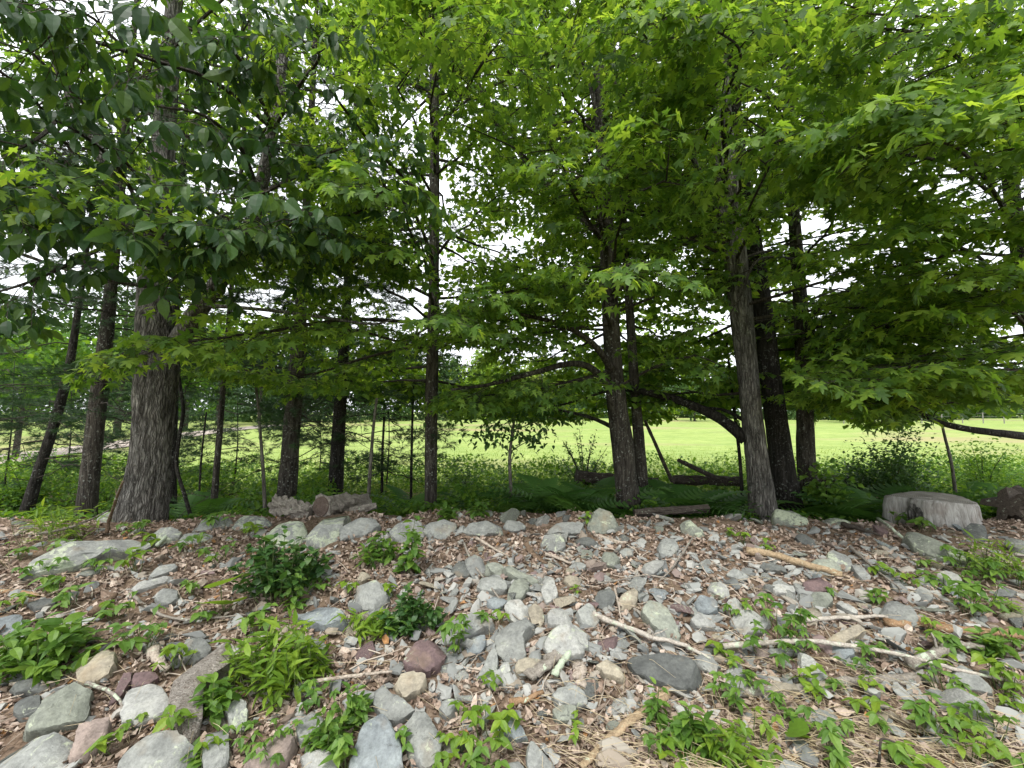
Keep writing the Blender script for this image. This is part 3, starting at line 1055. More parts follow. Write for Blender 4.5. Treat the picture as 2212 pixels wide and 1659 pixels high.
t2rows = [(188, 1096, 50), (196, 1020, 46), (208, 900, 43), (220, 800, 40), (234, 680, 33), (247, 540, 28), (262, 380, 24)]
pines = [
    ('t1', 'leaning_tree', [(62, 1092, 34), (80, 1030, 28), (106, 950, 26), (130, 870, 25), (150, 790, 22), (166, 690, 17), (185, 560, 13)], 6.3, 8, 'slim black pine leaning right at the left edge of the wood', 'dark', 31),
    ('t2', 'pine_tree', t2rows, 5.9, 10, 'smooth dark grey pine between the leaning pine and the big furrowed trunk', 'brown', 32),
    ('t3b', 'pine_tree', [(368, 1080, 30), (369, 980, 27), (372, 880, 26), (376, 760, 22), (385, 560, 17)], 6.2, 9, 'dark trunk half hidden behind the big furrowed trunk', 'dark', 33),
    ('t7', 'pine_tree', [(618, 1082, 44), (625, 1000, 40), (633, 900, 37), (641, 800, 35), (648, 700, 28), (655, 580, 24), (664, 420, 20)], 6.3, 10, 'grey pine trunk behind the rotting logs, left one of two', 'brown', 34),
    ('t8', 'pine_tree', [(724, 1070, 34), (730, 960, 30), (737, 850, 26), (744, 740, 23), (752, 600, 19), (760, 440, 15)], 7.1, 10, 'black pine trunk with bare side twigs, right one of two behind the logs', 'dark', 35),
]
for key, name, rows, Y, top, label, bark, seed in pines:
    tree(key, name, rows, Y, top, label, bark, 'pine', seed, 16, 30, butt(.1, 3, seed))

# --- main limbs seen in the photograph
T13 = TREES['t13']
la = T13.limb(pl([(1330, 905, 5.45), (1318, 850, 5.35), (1290, 805, 5.2), (1240, 785, 5.05), (1150, 806, 4.9), (1060, 830, 4.8), (975, 842, 4.7)]), .062, .014, 9, 24)
lb = T13.limb(pl([(1324, 800, 5.4), (1280, 742, 5.2), (1215, 702, 5.0), (1130, 680, 4.8), (1050, 655, 4.6)]), .048, .012, 8, 20)
lc = T13.limb(pl([(1318, 650, 5.4), (1375, 590, 5.1), (1450, 545, 4.8), (1520, 500, 4.5)]), .035, .010, 7)
ld = T13.limb(pl([(1310, 520, 5.5), (1210, 430, 5.5), (1130, 340, 5.4), (1060, 250, 5.3), (1030, 170, 5.2), (1000, 80, 5.1), (966, -20, 5.0)]), .045, .018, 7, 22)
le = T13.limb(pl([(1300, 300, 5.5), (1265, 150, 5.4), (1215, 90, 5.3), (1150, -10, 5.1)]), .035, .014, 7)
lf = T13.limb(pl([(1338, 930, 5.6), (1270, 900, 6.2), (1180, 880, 6.9), (1060, 850, 7.6)]), .035, .012, 7)
for p, st in ((la, .45), (lb, .4), (lc, .4), (lf, .3)):
    T13.dress(p, .03, st, .17, (.4, .8), 1.0)
for p in (ld, le):
    T13.dress(p, .02, .25, .3, (.4, .9), 1.0)
T15 = TREES['t15']
_b15 = T15.bark
T15.bark = BARK['dark']
lg = T15.limb(pl([(1612, 950, 5.25), (1575, 918, 5.35), (1535, 893, 5.5), (1470, 866, 5.7), (1400, 848, 5.9), (1330, 835, 6.1)]), .075, .045, 10, 20)
lh = T15.limb(pl([(1612, 910, 5.3), (1560, 885, 5.6), (1500, 877, 6.0), (1440, 850, 6.4)]), .028, .012, 7)
T15.dress(lh, .02, .4, .2, (.4, .8), 1.0)
T15.bark = _b15
li = T15.limb(pl([(1588, 560, 5.2), (1540, 430, 5.0), (1490, 330, 4.8), (1420, 200, 4.5)]), .05, .016, 7)
T15.dress(li, .02, .3, .22, (.4, .9))
T16 = TREES['t16']
lj = T16.limb(pl([(1742, 790, 6.15), (1770, 762, 6.0), (1830, 727, 5.8), (1900, 705, 5.6), (1990, 688, 5.4), (2090, 678, 5.2)]), .055, .012, 8, 20)
lk = T16.limb(pl([(1733, 705, 6.15), (1770, 665, 6.0), (1830, 630, 5.9), (1900, 634, 5.7), (1980, 645, 5.5), (2060, 650, 5.3)]), .042, .012, 8, 20)
for p in (lj, lk):
    T16.dress(p, .02, .35, .12, (.4, 1.0), 1.0)
T17 = TREES['t17']
lm = T17.limb(pl([(2275, 948, 4.85), (2212, 942, 4.7), (2150, 935, 4.6), (2080, 925, 4.6), (2012, 906, 4.6), (1960, 872, 4.6), (1890, 846, 4.5)]), .052, .016, 9, 22)
T17.dress(lm, .02, .45, .16, (.4, .8), 1.0)

# --- random boughs; aimed so that the crowns fill the hedgerow and hang towards the open side
def fill(key, n, zlo, zhi, azs, lens, rise, size=1.0, **kw):
    t = TREES[key]
    for i in range(n):
        z = zlo + (zhi - zlo) * (i + t.rng.random()) / n
        az = R(t.rng.uniform(*azs))
        t.bough(z, az, t.rng.uniform(*lens), t.rng.uniform(*rise), size=size, **kw)

FRONT, BACK, LEFT, RIGHT = (140, 220), (-40, 40), (215, 325), (35, 145)
for key, zb in (('t11', 2.4), ('t13', 2.5), ('t15', 2.6), ('t16', 2.2)):
    fill(key, 6, zb, 5.6, FRONT, (1.6, 2.7), (-.05, .25), step=.26)
    fill(key, 2 if key == 't15' else 4, 1.9, 3.2, BACK, (2.0, 3.8), (-.12, .15), 1.0, step=.25)
    fill(key, 6, zb + .6, 6.5, BACK, (1.8, 3.4), (-.02, .3), 1.1, step=.3)
    fill(key, 4, zb, 6.5, LEFT, (1.5, 2.8), (0, .35), step=.28)
    fill(key, 4, zb, 6.5, RIGHT, (1.5, 2.8), (0, .35), step=.28)
    fill(key, 6, 4.2, 8.5, (-75, 75), (1.8, 3.8), (.05, .4), 1.0, step=.25, tubes=False)
    if key != 't15':
        fill(key, 2, 1.75, 2.5, BACK, (2.4, 4.4), (-.15, .05), 1.0, step=.24, tubes=False)
    fill(key, 11, 7.6, 12.0, (0, 360), (1.6, 3.4), (.05, .4), 1.7, step=.36, nspray=2, tubes=False)  # top boughs, mostly above the view, added to shade the crowns below
fill('t17', 6, 1.9, 6.0, (200, 330), (1.6, 3.4), (-.08, .2), step=.23)
fill('t17', 5, 1.9, 6.0, (280, 350), (1.8, 3.6), (-.05, .2), step=.24)
fill('t17', 4, 3.0, 7.5, (150, 230), (1.4, 2.6), (0, .3), step=.26)
fill('t17', 9, 7.0, 11, (0, 360), (1.4, 3.0), (.1, .5), 1.6, step=.36, nspray=2)  # upper boughs of the edge maple, shading the foliage from overhead
fill('t5', 14, 2.7, 8.5, (-80, 80), (1.4, 3.2), (0, .35), 1.0, step=.25, tubes=False)
fill('t5', 8, 3.0, 7.0, (90, 270), (1.0, 2.0), (0, .35), 1.0, step=.26)
fill('t14', 16, 2.2, 8.5, (-60, 60), (1.2, 2.8), (0, .3), 1.0, step=.24)
fill('t15b', 14, 2.6, 9.5, (-90, 90), (1.6, 3.4), (0, .35), 1.0, step=.26)
fill('t16', 7, 1.9, 3.4, (30, 110), (1.8, 3.6), (-.05, .15), 1.0, step=.24)
fill('t17', 7, 1.8, 3.2, (285, 345), (2.2, 4.2), (-.1, .1), 1.0, step=.24)
fill('t17', 8, 4.0, 9.0, (270, 340), (2.0, 3.8), (.0, .35), 1.0, step=.26, tubes=False)
fill('t15b', 8, 8.0, 12.5, (0, 360), (1.6, 3.2), (.1, .5), 1.6, step=.36, nspray=2)  # high boughs added to block sky from above and darken the interior
# maple branches hanging in front of the big left trunk come from the slim maple beside it
tm = TREES['t11']
for rows in ([(930, 640, 5.5), (760, 560, 4.4), (560, 520, 3.6), (380, 520, 3.2), (230, 470, 3.0)],
             [(930, 700, 5.5), (760, 690, 4.6), (560, 720, 4.0), (400, 740, 3.8), (300, 770, 3.7)],
             [(935, 560, 5.5), (900, 470, 4.5), (850, 420, 3.6), (820, 390, 3.1)],
             [(932, 740, 5.5), (800, 770, 5.4), (660, 810, 5.3), (520, 800, 5.2)],
             [(938, 300, 5.5), (990, 220, 4.3), (1040, 140, 3.4), (1080, 90, 3.0)],
             [(936, 450, 5.5), (820, 330, 4.3), (740, 230, 3.5), (690, 160, 3.1)]):
    p = smooth_path(pl(rows), 14)
    V, T = tube(p, np.linspace(.025, .006, len(p)), 5, 0, tm.rng, False)
    tm.tw.add(V, T)
    tm.dress(p, .015, .35, .17, (.3, .65), .95, lowshift=30)
# low boughs of the right edge tree and of the centre maple near the open side
for key, rows in (('t17', [(2170, 300, 4.8), (2100, 160, 3.8), (2000, 80, 3.1), (1900, 60, 2.7)]),
                  ('t17', [(2170, 300, 4.8), (2080, 220, 3.6), (1960, 240, 3.0), (1840, 280, 2.8)]),
                  ('t17', [(2190, 460, 4.8), (2060, 360, 3.8), (1900, 330, 3.3), (1740, 330, 3.1)]),
                  ('t17', [(2200, 520, 4.8), (2150, 420, 3.6), (2080, 330, 2.9), (2010, 300, 2.6)]),
                  ('t17', [(2235, 720, 4.8), (2120, 560, 4.0), (1980, 520, 3.6), (1850, 530, 3.5)]),
                  ('t17', [(2235, 720, 4.8), (2150, 640, 4.0), (2080, 600, 3.5), (2050, 590, 3.3)]),
                  ('t17', [(2240, 760, 4.8), (2120, 770, 4.3), (1980, 790, 4.0), (1850, 800, 3.9)]),
                  ('t17', [(2240, 800, 4.8), (2150, 800, 4.5), (2050, 820, 4.4), (1950, 830, 4.3)]),
                  ('t16', [(1730, 560, 6.1), (1640, 560, 5.2), (1600, 640, 4.6), (1570, 690, 4.3)]),
                  ('t16', [(1738, 850, 6.1), (1770, 840, 5.2), (1800, 850, 4.7), (1830, 860, 4.4)]),
                  ('t16', [(1715, 400, 6.1), (1700, 280, 4.6), (1660, 210, 3.7), (1600, 180, 3.2)]),
                  ('t13', [(1318, 640, 5.5), (1350, 590, 4.4), (1370, 560, 3.7), (1400, 570, 3.3)]),
                  ('t13', [(1310, 540, 5.5), (1250, 440, 4.4), (1230, 390, 3.7), (1260, 380, 3.3)]),
                  ('t13', [(1300, 300, 5.5), (1370, 160, 4.2), (1400, 100, 3.4), (1380, 60, 3.0)]),
                  ('t13', [(1300, 320, 5.5), (1400, 260, 4.4), (1480, 220, 3.7), (1540, 230, 3.4)]),
                  ('t13', [(1319, 700, 5.4), (1210, 712, 4.9), (1090, 735, 4.6), (960, 725, 4.45)]),
                  ('t13', [(1325, 800, 5.4), (1240, 822, 5.2), (1130, 846, 5.0), (1010, 858, 4.9)]),
                  ('t13', [(1330, 840, 5.4), (1420, 790, 5.0), (1500, 770, 4.8), (1560, 790, 4.7)]),
                  ('t16', [(1738, 820, 6.1), (1860, 800, 5.4), (1980, 770, 5.0), (2090, 750, 4.8)]),
                  ('t16', [(1735, 760, 6.1), (1850, 700, 5.4), (1960, 650, 5.0), (2060, 610, 4.7)]),
                  ('t15', [(1570, 380, 5.1), (1560, 240, 4.0), (1600, 120, 3.2), (1540, 60, 2.9)]),
                  ('t13', [(1316, 620, 5.5), (1180, 620, 4.6), (1060, 640, 4.1), (950, 690, 3.8)])):
    t = TREES[key]
    p = smooth_path(pl(rows), 14)
    V, T = tube(p, np.linspace(.022, .006, len(p)), 5, 0, t.rng, False)
    t.tw.add(V, T)
    t.dress(p, .012, .3, .16, (.3, .65), .95, lowshift=25)

# --- hickory-like leaves of the forked tree
for rows in ([(590, 280, 4.2), (470, 180, 3.4), (330, 130, 2.9), (200, 90, 2.6), (80, 60, 2.4)],
             [(590, 280, 4.2), (520, 130, 3.3), (400, 60, 2.8), (260, 30, 2.5)],
             [(150, 200, 4.2), (120, 260, 3.5), (80, 300, 3.0), (20, 330, 2.7)],
             [(330, 500, 4.8), (260, 370, 3.8), (190, 300, 3.1), (120, 260, 2.8)],
             [(330, 500, 4.8), (230, 440, 3.9), (130, 420, 3.3), (20, 440, 2.9)],
             [(560, 420, 4.4), (520, 320, 3.6), (440, 250, 3.1), (340, 230, 2.8)],
             [(560, 420, 4.4), (640, 380, 3.7), (690, 340, 3.3), (740, 320, 3.0)],
             [(530, 515, 4.5), (600, 500, 3.7), (640, 470, 3.2), (620, 440, 2.8)],
             [(475, 605, 4.6), (520, 560, 3.8), (560, 520, 3.3), (520, 500, 2.9)],
             [(590, 280, 4.2), (650, 180, 3.5), (690, 120, 3.1), (640, 80, 2.8)],
             [(475, 605, 4.6), (420, 560, 3.8), (330, 500, 3.3), (250, 480, 3.0)],
             [(560, 420, 4.4), (700, 470, 3.9), (790, 450, 3.6), (830, 400, 3.4)],
             [(240, 380, 4.5), (160, 330, 3.8), (60, 200, 3.2), (-60, 120, 2.9)],
             [(290, 500, 4.7), (170, 560, 4.0), (60, 610, 3.6), (-40, 640, 3.4)]):
    p = smooth_path(pl(rows), 12)
    V, T = tube(p, np.linspace(.024, .007, len(p)), 5, 0, t3.rng, False)
    t3.tw.add(V, T)
    t3.dress(p, .015, .3, .2, (.2, .5), 1.0, flat=.25, nspray=2, lowshift=-30)
for i in range(18):
    t3.bough(t3.rng.uniform(3.6, 10.5), R(t3.rng.uniform(0, 360)), t3.rng.uniform(1.2, 2.6), .3, size=1.2, step=.3, nspray=2)

# --- young pines in the shade between the trunks
for px, Y, h, lab in ((835, 7.9, 2.3, 'young pine with feathery boughs left of the slim maple'), (510, 8.6, 2.2, 'young pine behind the slender stem right of the big trunk'), (690, 9.0, 1.9, 'young pine showing between the two dark pine trunks'),
                      (285, 7.6, 2.4, 'young pine between the smooth pine and the big furrowed trunk'), (20, 7.4, 2.6, 'young pine at the left edge behind the leaning pine'), (150, 8.4, 2.2, 'young pine between the leaning pine and the smooth pine')):
    q = at(px, 900, Y)
    b = gpt(q[0], Y)
    key = 'y%d' % px
    t = TREES[key] = Tree('young_pine', b, lab, 'dark', 'pine', px)
    t.trunk([(*b - (0, 0, .1), .018), (b[0] + .06, b[1], b[2] + h * .5, .011), (b[0], b[1], b[2] + h, .004)], 7, 10)
    t.base = b
# --- pines: bare crooked twigs low down, needles above
for key, z0, z1, nb, bare in (('t1', .9, 5, 20, .3), ('t2', 1.6, 7, 22, .15), ('t3b', 1.5, 6, 18, .1), ('t7', 1.5, 7, 26, .12), ('t8', 1.1, 8, 46, .12),
                             ('y835', .5, 2.1, 18, .25), ('y510', .5, 2.0, 14, .3), ('y690', .5, 1.7, 12, .3), ('y285', .4, 2.2, 16, .35), ('y20', .4, 2.4, 18, .3), ('y150', .4, 2.0, 15, .4)):
    t = TREES[key]
    for i in range(nb):
        z = z0 + (z1 - z0) * ((i + t.rng.random()) / nb) ** 1.3
        az = R(t.rng.uniform(0, 360))
        p0, r = t.on_trunk(z)
        ln = t.rng.uniform(.8, 2.3) if key[0] == 't' else t.rng.uniform(.5, 1.3)
        d = np.array((math.sin(az), math.cos(az), t.rng.normal(.05, .14)))
        k = np.linspace(0, 1, 9)[:, None]
        wob = np.cumsum(t.rng.normal(0, .035, (9, 3)), 0)
        p = p0 + d * ln * k + (wob - wob[0]) + np.array((0, 0, -.22)) * ln * k ** 2
        V, T = tube(p, np.linspace(.010, .0025, 9), 4, 0, t.rng, False)
        t.tw.add(V, T)
        low = z < z0 + bare * (z1 - z0)
        for q in range(6):
            j = t.rng.integers(2, 9)
            b = p[j]
            a = az + t.rng.choice((-1, 1)) * R(t.rng.uniform(30, 70))
            h = np.array((math.sin(a), math.cos(a), t.rng.normal(-.05, .2)))
            e = b + h * t.rng.uniform(.15, .5)
            m = (b + e) / 2 + t.rng.normal(0, .03, 3)
            V, T = tube(np.array([b, m, e]), [.004, .003, .0015], 3, 0, t.rng, False)
            t.tw.add(V, T)
            if not low or t.rng.random() < .2:
                for f2 in (.3, .75):
                    t.spray(b + (e - b) * f2, h + t.rng.normal(0, .35, 3) * (1, 1, .3), t.rng.uniform(.85, 1.2), force=True)
        if not low:
            t.spray(p[-1], d, 1.1, force=True)
            t.spray(p[6], d + t.rng.normal(0, .3, 3), 1.1, force=True)

for key, n in (('t3', 300), ('t11', 260), ('t13', 260), ('t15', 120), ('t16', 160), ('t17', 300)):
    TREES[key].done(n)
for key in [k for k in TREES if k not in ('t3', 't11', 't13', 't15', 't16', 't17')]:
    TREES[key].done(0)
print('leaves', {k: getattr(t, 'nleaf', 0) for k, t in TREES.items()})
# ------------------------------------------------------------------ stones of the bank
CROP = {'A': 0.0, 'B': 1000.0, 'C': 2000.0}
def cp(c, x, y):
    """a spot measured in one of three enlarged views of the bank -> measuring frame"""
    return (CROP[c] + x / 2.074) * .73733, (1450 + y / 2.074) * .73733

TONE = {'g': (.250, .256, .242), 'p': (.335, .335, .316), 'b': (.225, .248, .258), 'd': (.125, .130, .124), 'u': (.170, .118, .118), 't': (.310, .275, .215), 'n': (.230, .243, .205), 'k': (.27, .215, .19)}
FOOT = []      # footprints (px, py, rx, ry)
LAND = []      # landmarks for labels: (px, py, phrase)

def rock_mesh(pts3, nrm, thick, dome, rng, n=34):
    """slab or boulder with the given top outline (n,3 points lying on a plane)"""
    c = pts3.mean(0)
    u = unit(cross((0, 1, 0.2), nrm))
    v = cross(nrm, u)
    q = np.column_stack([(pts3 - c) @ u, (pts3 - c) @ v])
    q = resample(np.vstack([q, q[:1]]), n + 1)[:-1]
    size = math.sqrt(np.ptp(q[:, 0]) * np.ptp(q[:, 1]))
    q = q + rng.normal(0, .012 * size, q.shape)
    lay = [(.86, -thick), (.99, -.6 * thick), (1.0, -.25 * thick), (.988, -.04 * thick), (.945, .0), (.74, .45), (.48, .8), (.24, .97)]
    V = []
    ph = rng.uniform(0, 6.28, 4)
    tilt = rng.normal(0, .08, 2)
    dome *= .30
    grad = rng.normal(0, .20 + dome, (4, 2))
    offs = rng.uniform(.0, .10, 4) + dome
    for k, (s, h) in enumerate(lay):
        hh = h if k < 5 else dome * size * h
        a = q * s
        z = np.full(n, hh) + (a @ tilt if k >= 3 else 0)
        if k >= 3:                           # the top is broken along a few planes
            z = z + np.minimum((a @ grad.T + offs * size).min(1), 0) * (.5 if k == 3 else 1)
        nz = (np.sin(a[:, 0] / size * 7 + ph[0]) * np.sin(a[:, 1] / size * 6 + ph[1]) * .022 + np.sin(a[:, 0] / size * 15 + ph[2] + 4 * a[:, 1] / size) * .010) * size
        z = z + nz * (1 if k > 2 else .3) + (rng.normal(0, .006 * size, n) if k < 5 else 0)
        if k in (1, 2):
            a = a * (1 + rng.normal(0, .022, (n, 1)))
        V.append(np.column_stack([a, z]))
    V = np.vstack(V + [np.array([[0, 0, dome * size + min(0.0, float(offs.min()) * size)]]), np.array([[0, 0, -thick]])])
    for _ in range(6):                       # broken faces
        d = unit((rng.normal(0, 1), rng.normal(0, 1), abs(rng.normal(0, .55)) + .12))
        h_ = V @ d
        k_ = np.quantile(h_, rng.uniform(.92, .99))
        V -= np.clip(h_ - k_, 0, None)[:, None] * d * .85
    T = []
    L = len(lay)
    for k in range(L - 1):
        for i in range(n):
            j = (i + 1) % n
            a, b, cc, d = k * n + i, k * n + j, (k + 1) * n + j, (k + 1) * n + i
            T += [(a, b, cc), (a, cc, d)]
    for i in range(n):
        j = (i + 1) % n
        T += [((L - 1) * n + i, (L - 1) * n + j, L * n), (j, i, L * n + 1)]
    return c, u, v, V, np.array(T)

def place_rock(c, tone, lich, dome, label, outline, k=.38, lift=.4, short=None):
    P = np.array([cp(c, *o) for o in outline])
    ctr = P.mean(0)
    P = ctr + (P - ctr) * 1.10
    rng = np.random.default_rng(abs(hash((round(ctr[0]), round(ctr[1])))) % 100000)
    w, h = np.ptp(P[:, 0]), np.ptp(P[:, 1])
    G = ground_at(ctr[0], ctr[1] + .12 * h)
    dep = G[1]
    sz = math.sqrt(w * h) / FPX * dep
    thick = np.clip(.42 * sz, .05, .22)
    tocam = unit(np.array((-G[0], -G[1], EYE - G[2])))
    e = .05
    gn = unit((hg(G[0] - e, G[1]) - hg(G[0] + e, G[1]), hg(G[0], G[1] - e) - hg(G[0], G[1] + e), 2 * e))
    nrm = unit(gn + k * tocam + rng.normal(0, .05, 3))
    O = G + nrm * (thick * lift + .045)
    cam0 = np.array((0, 0, EYE))
    pts = []
    for x, y in P:
        d = ray(x, y)
        t = (O - cam0) @ nrm / (d @ nrm)
        pts.append(cam0 + d * t)
    pts = np.array(pts)
    cc, u, v, V, T = rock_mesh(pts, nrm, thick * 1.6 + .04, dome, rng, 40 if w > 60 else 28)
    M = Matrix(((u[0], v[0], nrm[0], cc[0]), (u[1], v[1], nrm[1], cc[1]), (u[2], v[2], nrm[2], cc[2]), (0, 0, 0, 1)))
    o = obj('stone', mesh('stone', V, T, STONE, 'angle'))
    o.matrix_world = M
    f = rng.uniform(.76, 1.0)
    o.color = (*(np.array(TONE[tone]) * f), lich)
    tag(o, label, 'stone', 'loose stones lying on the bank')
    FOOT.append((ctr[0], ctr[1], w / 2, h / 2))
    if short:
        LAND.append((ctr[0], ctr[1], short))
    return o

S = place_rock
S('A', 'g', .06, .04, 'large flat grey slab in the bottom left corner', [(-60, 1590), (40, 1500), (330, 1425), (480, 1470), (400, 1620), (330, 1720), (-60, 1720)], short='the corner slab')
S('A', 'g', .08, .05, 'big grey slab with a pale lichen patch at the bottom edge, left part', [(690, 1659), (850, 1460), (950, 1420), (1080, 1450), (1195, 1545), (1160, 1620), (1060, 1720), (720, 1720)], short='the lichen-patched slab')
S('A', 'p', .0, .16, 'chunky off-white block stone beside the weathered driftwood slab', [(740, 1320), (770, 1210), (830, 1150), (950, 1130), (1010, 1200), (1040, 1290), (960, 1330), (830, 1375), (750, 1370)], short='the off-white block')
S('A', 'n', .02, .08, 'greenish-grey ridged slab left of the off-white block', [(75, 1410), (230, 1310), (260, 1210), (430, 1115), (530, 1180), (520, 1270), (500, 1350), (330, 1400), (190, 1420)], short='the ridged slab')
S('A', 't', .0, .24, 'smooth tan rounded stone above the ridged greenish slab', [(465, 1060), (520, 985), (610, 945), (690, 955), (685, 1010), (640, 1070), (560, 1120), (470, 1115)], short='the smooth tan stone')
S('A', 'g', .0, .22, 'pale grey egg-shaped stone at the top end of the driftwood', [(1115, 920), (1140, 870), (1240, 860), (1285, 890), (1270, 970), (1200, 1000), (1130, 980)], short='the egg-shaped stone')
S('A', 'd', .0, .2, 'dark grey stone touching the pale egg-shaped one', [(990, 950), (1040, 890), (1100, 890), (1110, 940), (1050, 985)])
S('A', 'u', .0, .08, 'purple-brown flat stone directly above the off-white block', [(800, 1130), (830, 1075), (940, 1070), (965, 1100), (900, 1140), (810, 1160)])
S('A', 'u', .0, .05, 'narrow upright purple shard left of the off-white block', [(665, 1260), (760, 1060), (800, 1060), (790, 1130), (720, 1240)])
S('A', 'k', .0, .05, 'pinkish-brown slab wedged between corner slab and off-white block', [(420, 1590), (480, 1400), (660, 1345), (650, 1440), (560, 1560), (450, 1600)], short='the pinkish slab')
S('A', 'g', .12, .08, 'pale stone blotched with black below the driftwood tip', [(1370, 1290), (1420, 1215), (1490, 1230), (1500, 1330), (1480, 1420), (1410, 1420)])
S('A', 'g', .05, .05, 'upright grey slab at the bottom edge under the driftwood', [(1235, 1530), (1270, 1400), (1340, 1345), (1385, 1420), (1390, 1600), (1370, 1700), (1250, 1690)])
S('A', 'g', .03, .2, 'rounded grey stone under the leafy shrub at the bottom edge', [(1800, 1400), (1830, 1330), (1900, 1310), (1980, 1360), (1960, 1450), (1870, 1520), (1815, 1470)])
S('A', 'p', .0, .1, 'pale stone cut by the bottom edge under the leafy shrub', [(1840, 1560), (1900, 1520), (2030, 1560), (2060, 1640), (2040, 1710), (1860, 1710)])
S('A', 'k', .0, .04, 'brownish flat slab at the bottom edge among creeper leaves', [(1480, 1630), (1600, 1450), (1760, 1450), (1800, 1500), (1720, 1620), (1560, 1700)])
S('A', 'g', .12, .06, 'very long lichen-streaked slab high on the left of the bank', [(145, 450), (200, 340), (300, 300), (600, 262), (800, 265), (890, 300), (870, 330), (600, 360), (400, 440), (240, 460), (160, 480)], short='the long streaked slab')
S('A', 'g', .14, .05, 'flat lichened stone at the foot of the big furrowed trunk', [(900, 250), (1000, 190), (1100, 225), (1080, 260), (960, 280)])
S('A', 'g', .0, .1, 'grey wedge stone below the big trunk among dead leaves', [(890, 490), (960, 430), (1060, 415), (1070, 440), (1000, 480), (930, 500)])
S('A', 'p', .03, .03, 'thin pale plank-like stone in the left leaf litter', [(770, 570), (830, 535), (1050, 480), (1055, 502), (900, 560), (780, 590)], short='the thin plank stone')
S('A', 'g', .0, .12, 'small grey stone below the thin plank-like stone', [(945, 600), (990, 565), (1060, 570), (1090, 620), (1020, 650), (960, 640)])
S('A', 'b', .0, .05, 'bluish slab below the dense green shrub', [(1780, 700), (1840, 650), (2074, 690), (2084, 780), (1960, 790), (1850, 770)], short='the bluish slab')
S('A', 'g', .17, .05, 'largest lichen-crusted slab leaning on the crest below the logs', [(1625, 300), (1620, 190), (1740, 155), (1860, 165), (1870, 200), (1850, 300), (1740, 320)], .9, .6, 'the lichen-crusted slab')
S('A', 'g', .16, .06, 'lichen-crusted slab with a horn-like tip pointing at the cut log', [(1860, 300), (1880, 190), (1990, 120), (2060, 75), (2115, 85), (2080, 150), (2090, 240), (2040, 290), (1960, 320)], .9, .6)
S('A', 'g', .11, .1, 'mossy crest stone right of the big furrowed trunk', [(1190, 200), (1230, 150), (1340, 125), (1420, 140), (1410, 190), (1250, 205)])
S('A', 'g', .12, .14, 'peaked crest stone left of the lichen-crusted slabs', [(1420, 180), (1480, 105), (1600, 140), (1650, 170), (1620, 200), (1450, 205)], .8)
S('A', 'g', .16, .12, 'lichened stone against the left foot of the big trunk', [(590, 150), (640, 95), (740, 100), (750, 150), (700, 190), (620, 190)], .7)
S('A', 'n', .12, .14, 'mossy rounded stone on the crest near the left edge', [(50, 120), (120, 80), (230, 95), (230, 125), (100, 140)], .7)
S('A', 'b', .0, .03, 'bluish flat stone cut by the left edge', [(-60, 770), (40, 730), (130, 725), (130, 790), (60, 830), (-60, 835)])
S('A', 'd', .0, .06, 'dark flat stone near the left edge under the rotten wood', [(160, 640), (240, 620), (340, 625), (330, 670), (220, 690)])
S('A', 'g', .0, .08, 'grey stone half hidden behind the bright lance-leaved clump', [(1800, 880), (1900, 862), (1980, 900), (1970, 940), (1860, 940)])
S('A', 'd', .0, .1, 'dull dark stone behind the ridged slab', [(60, 1160), (150, 1100), (260, 1110), (330, 1140), (230, 1190), (90, 1190)])
S('A', 'd', .0, .1, 'dark stone left of the ridged slab under a dry stick', [(60, 1290), (140, 1220), (240, 1220), (240, 1300), (120, 1340)])
S('A', 'g', .1, .05, 'flat pale stone on the crest left of the leafy creeper', [(1080, 270), (1160, 230), (1270, 225), (1290, 260), (1180, 300), (1090, 295)])
S('B', 'n', .10, .30, 'tall pointed boulder standing on the crest in front of the centre maple', [(1500, 190), (1520, 90), (1560, 72), (1640, 110), (1690, 180), (1680, 220), (1600, 232), (1530, 220)], 1.2, .7, 'the pointed boulder')
S('B', 'g', .02, .18, 'broad grey boulder on the crest left of the pointed boulder', [(1235, 210), (1290, 170), (1450, 155), (1475, 190), (1440, 230), (1280, 230)], .9, .6)
S('B', 'g', .02, .15, 'grey crest stone below the thin pale sapling', [(980, 200), (1010, 155), (1080, 155), (1125, 185), (1090, 215), (1020, 230)], .9, .6)
S('B', 'g', .06, .10, 'low wide crest stone right of the slim maple foot', [(740, 210), (780, 175), (900, 150), (980, 170), (960, 210), (850, 240), (760, 235)], .8, .6)
S('B', 'g', .02, .20, 'smooth grey boulder right beneath the slim maple trunk', [(505, 230), (520, 170), (620, 145), (690, 165), (690, 215), (640, 260), (540, 260)], .9, .6, 'the smooth grey boulder')
S('B', 'g', .02, .14, 'grey boulder behind the tall leafy seedling on the crest', [(290, 190), (370, 150), (480, 160), (505, 230), (470, 300), (340, 290), (310, 240)], .9, .6)
S('B', 'g', .03, .04, 'slanted flat grey slab right of the lichen-crusted slabs', [(0, 180), (100, 140), (200, 145), (230, 190), (100, 260), (0, 260)], .9, .6)
S('B', 'g', .15, .22, 'lichen-spotted round boulder on the crest left of the slim maple', [(240, 120), (270, 65), (380, 50), (420, 85), (410, 140), (300, 150)], 1.1, .7)
S('B', 'd', .0, .2, 'dark grey rounded stone touching the green-topped one', [(670, 460), (700, 410), (760, 400), (790, 450), (770, 490), (690, 495)])
S('B', 'g', .08, .26, 'grey boulder with a green-crusted top in mid bank', [(760, 440), (755, 385), (800, 355), (850, 385), (880, 440), (860, 480), (790, 490)], .5, .5, 'the green-topped boulder')
S('B', 'g', .02, .12, 'broad pale grey stone below the green-topped boulder', [(830, 540), (870, 470), (950, 470), (1005, 540), (1000, 570), (950, 590), (850, 570)])
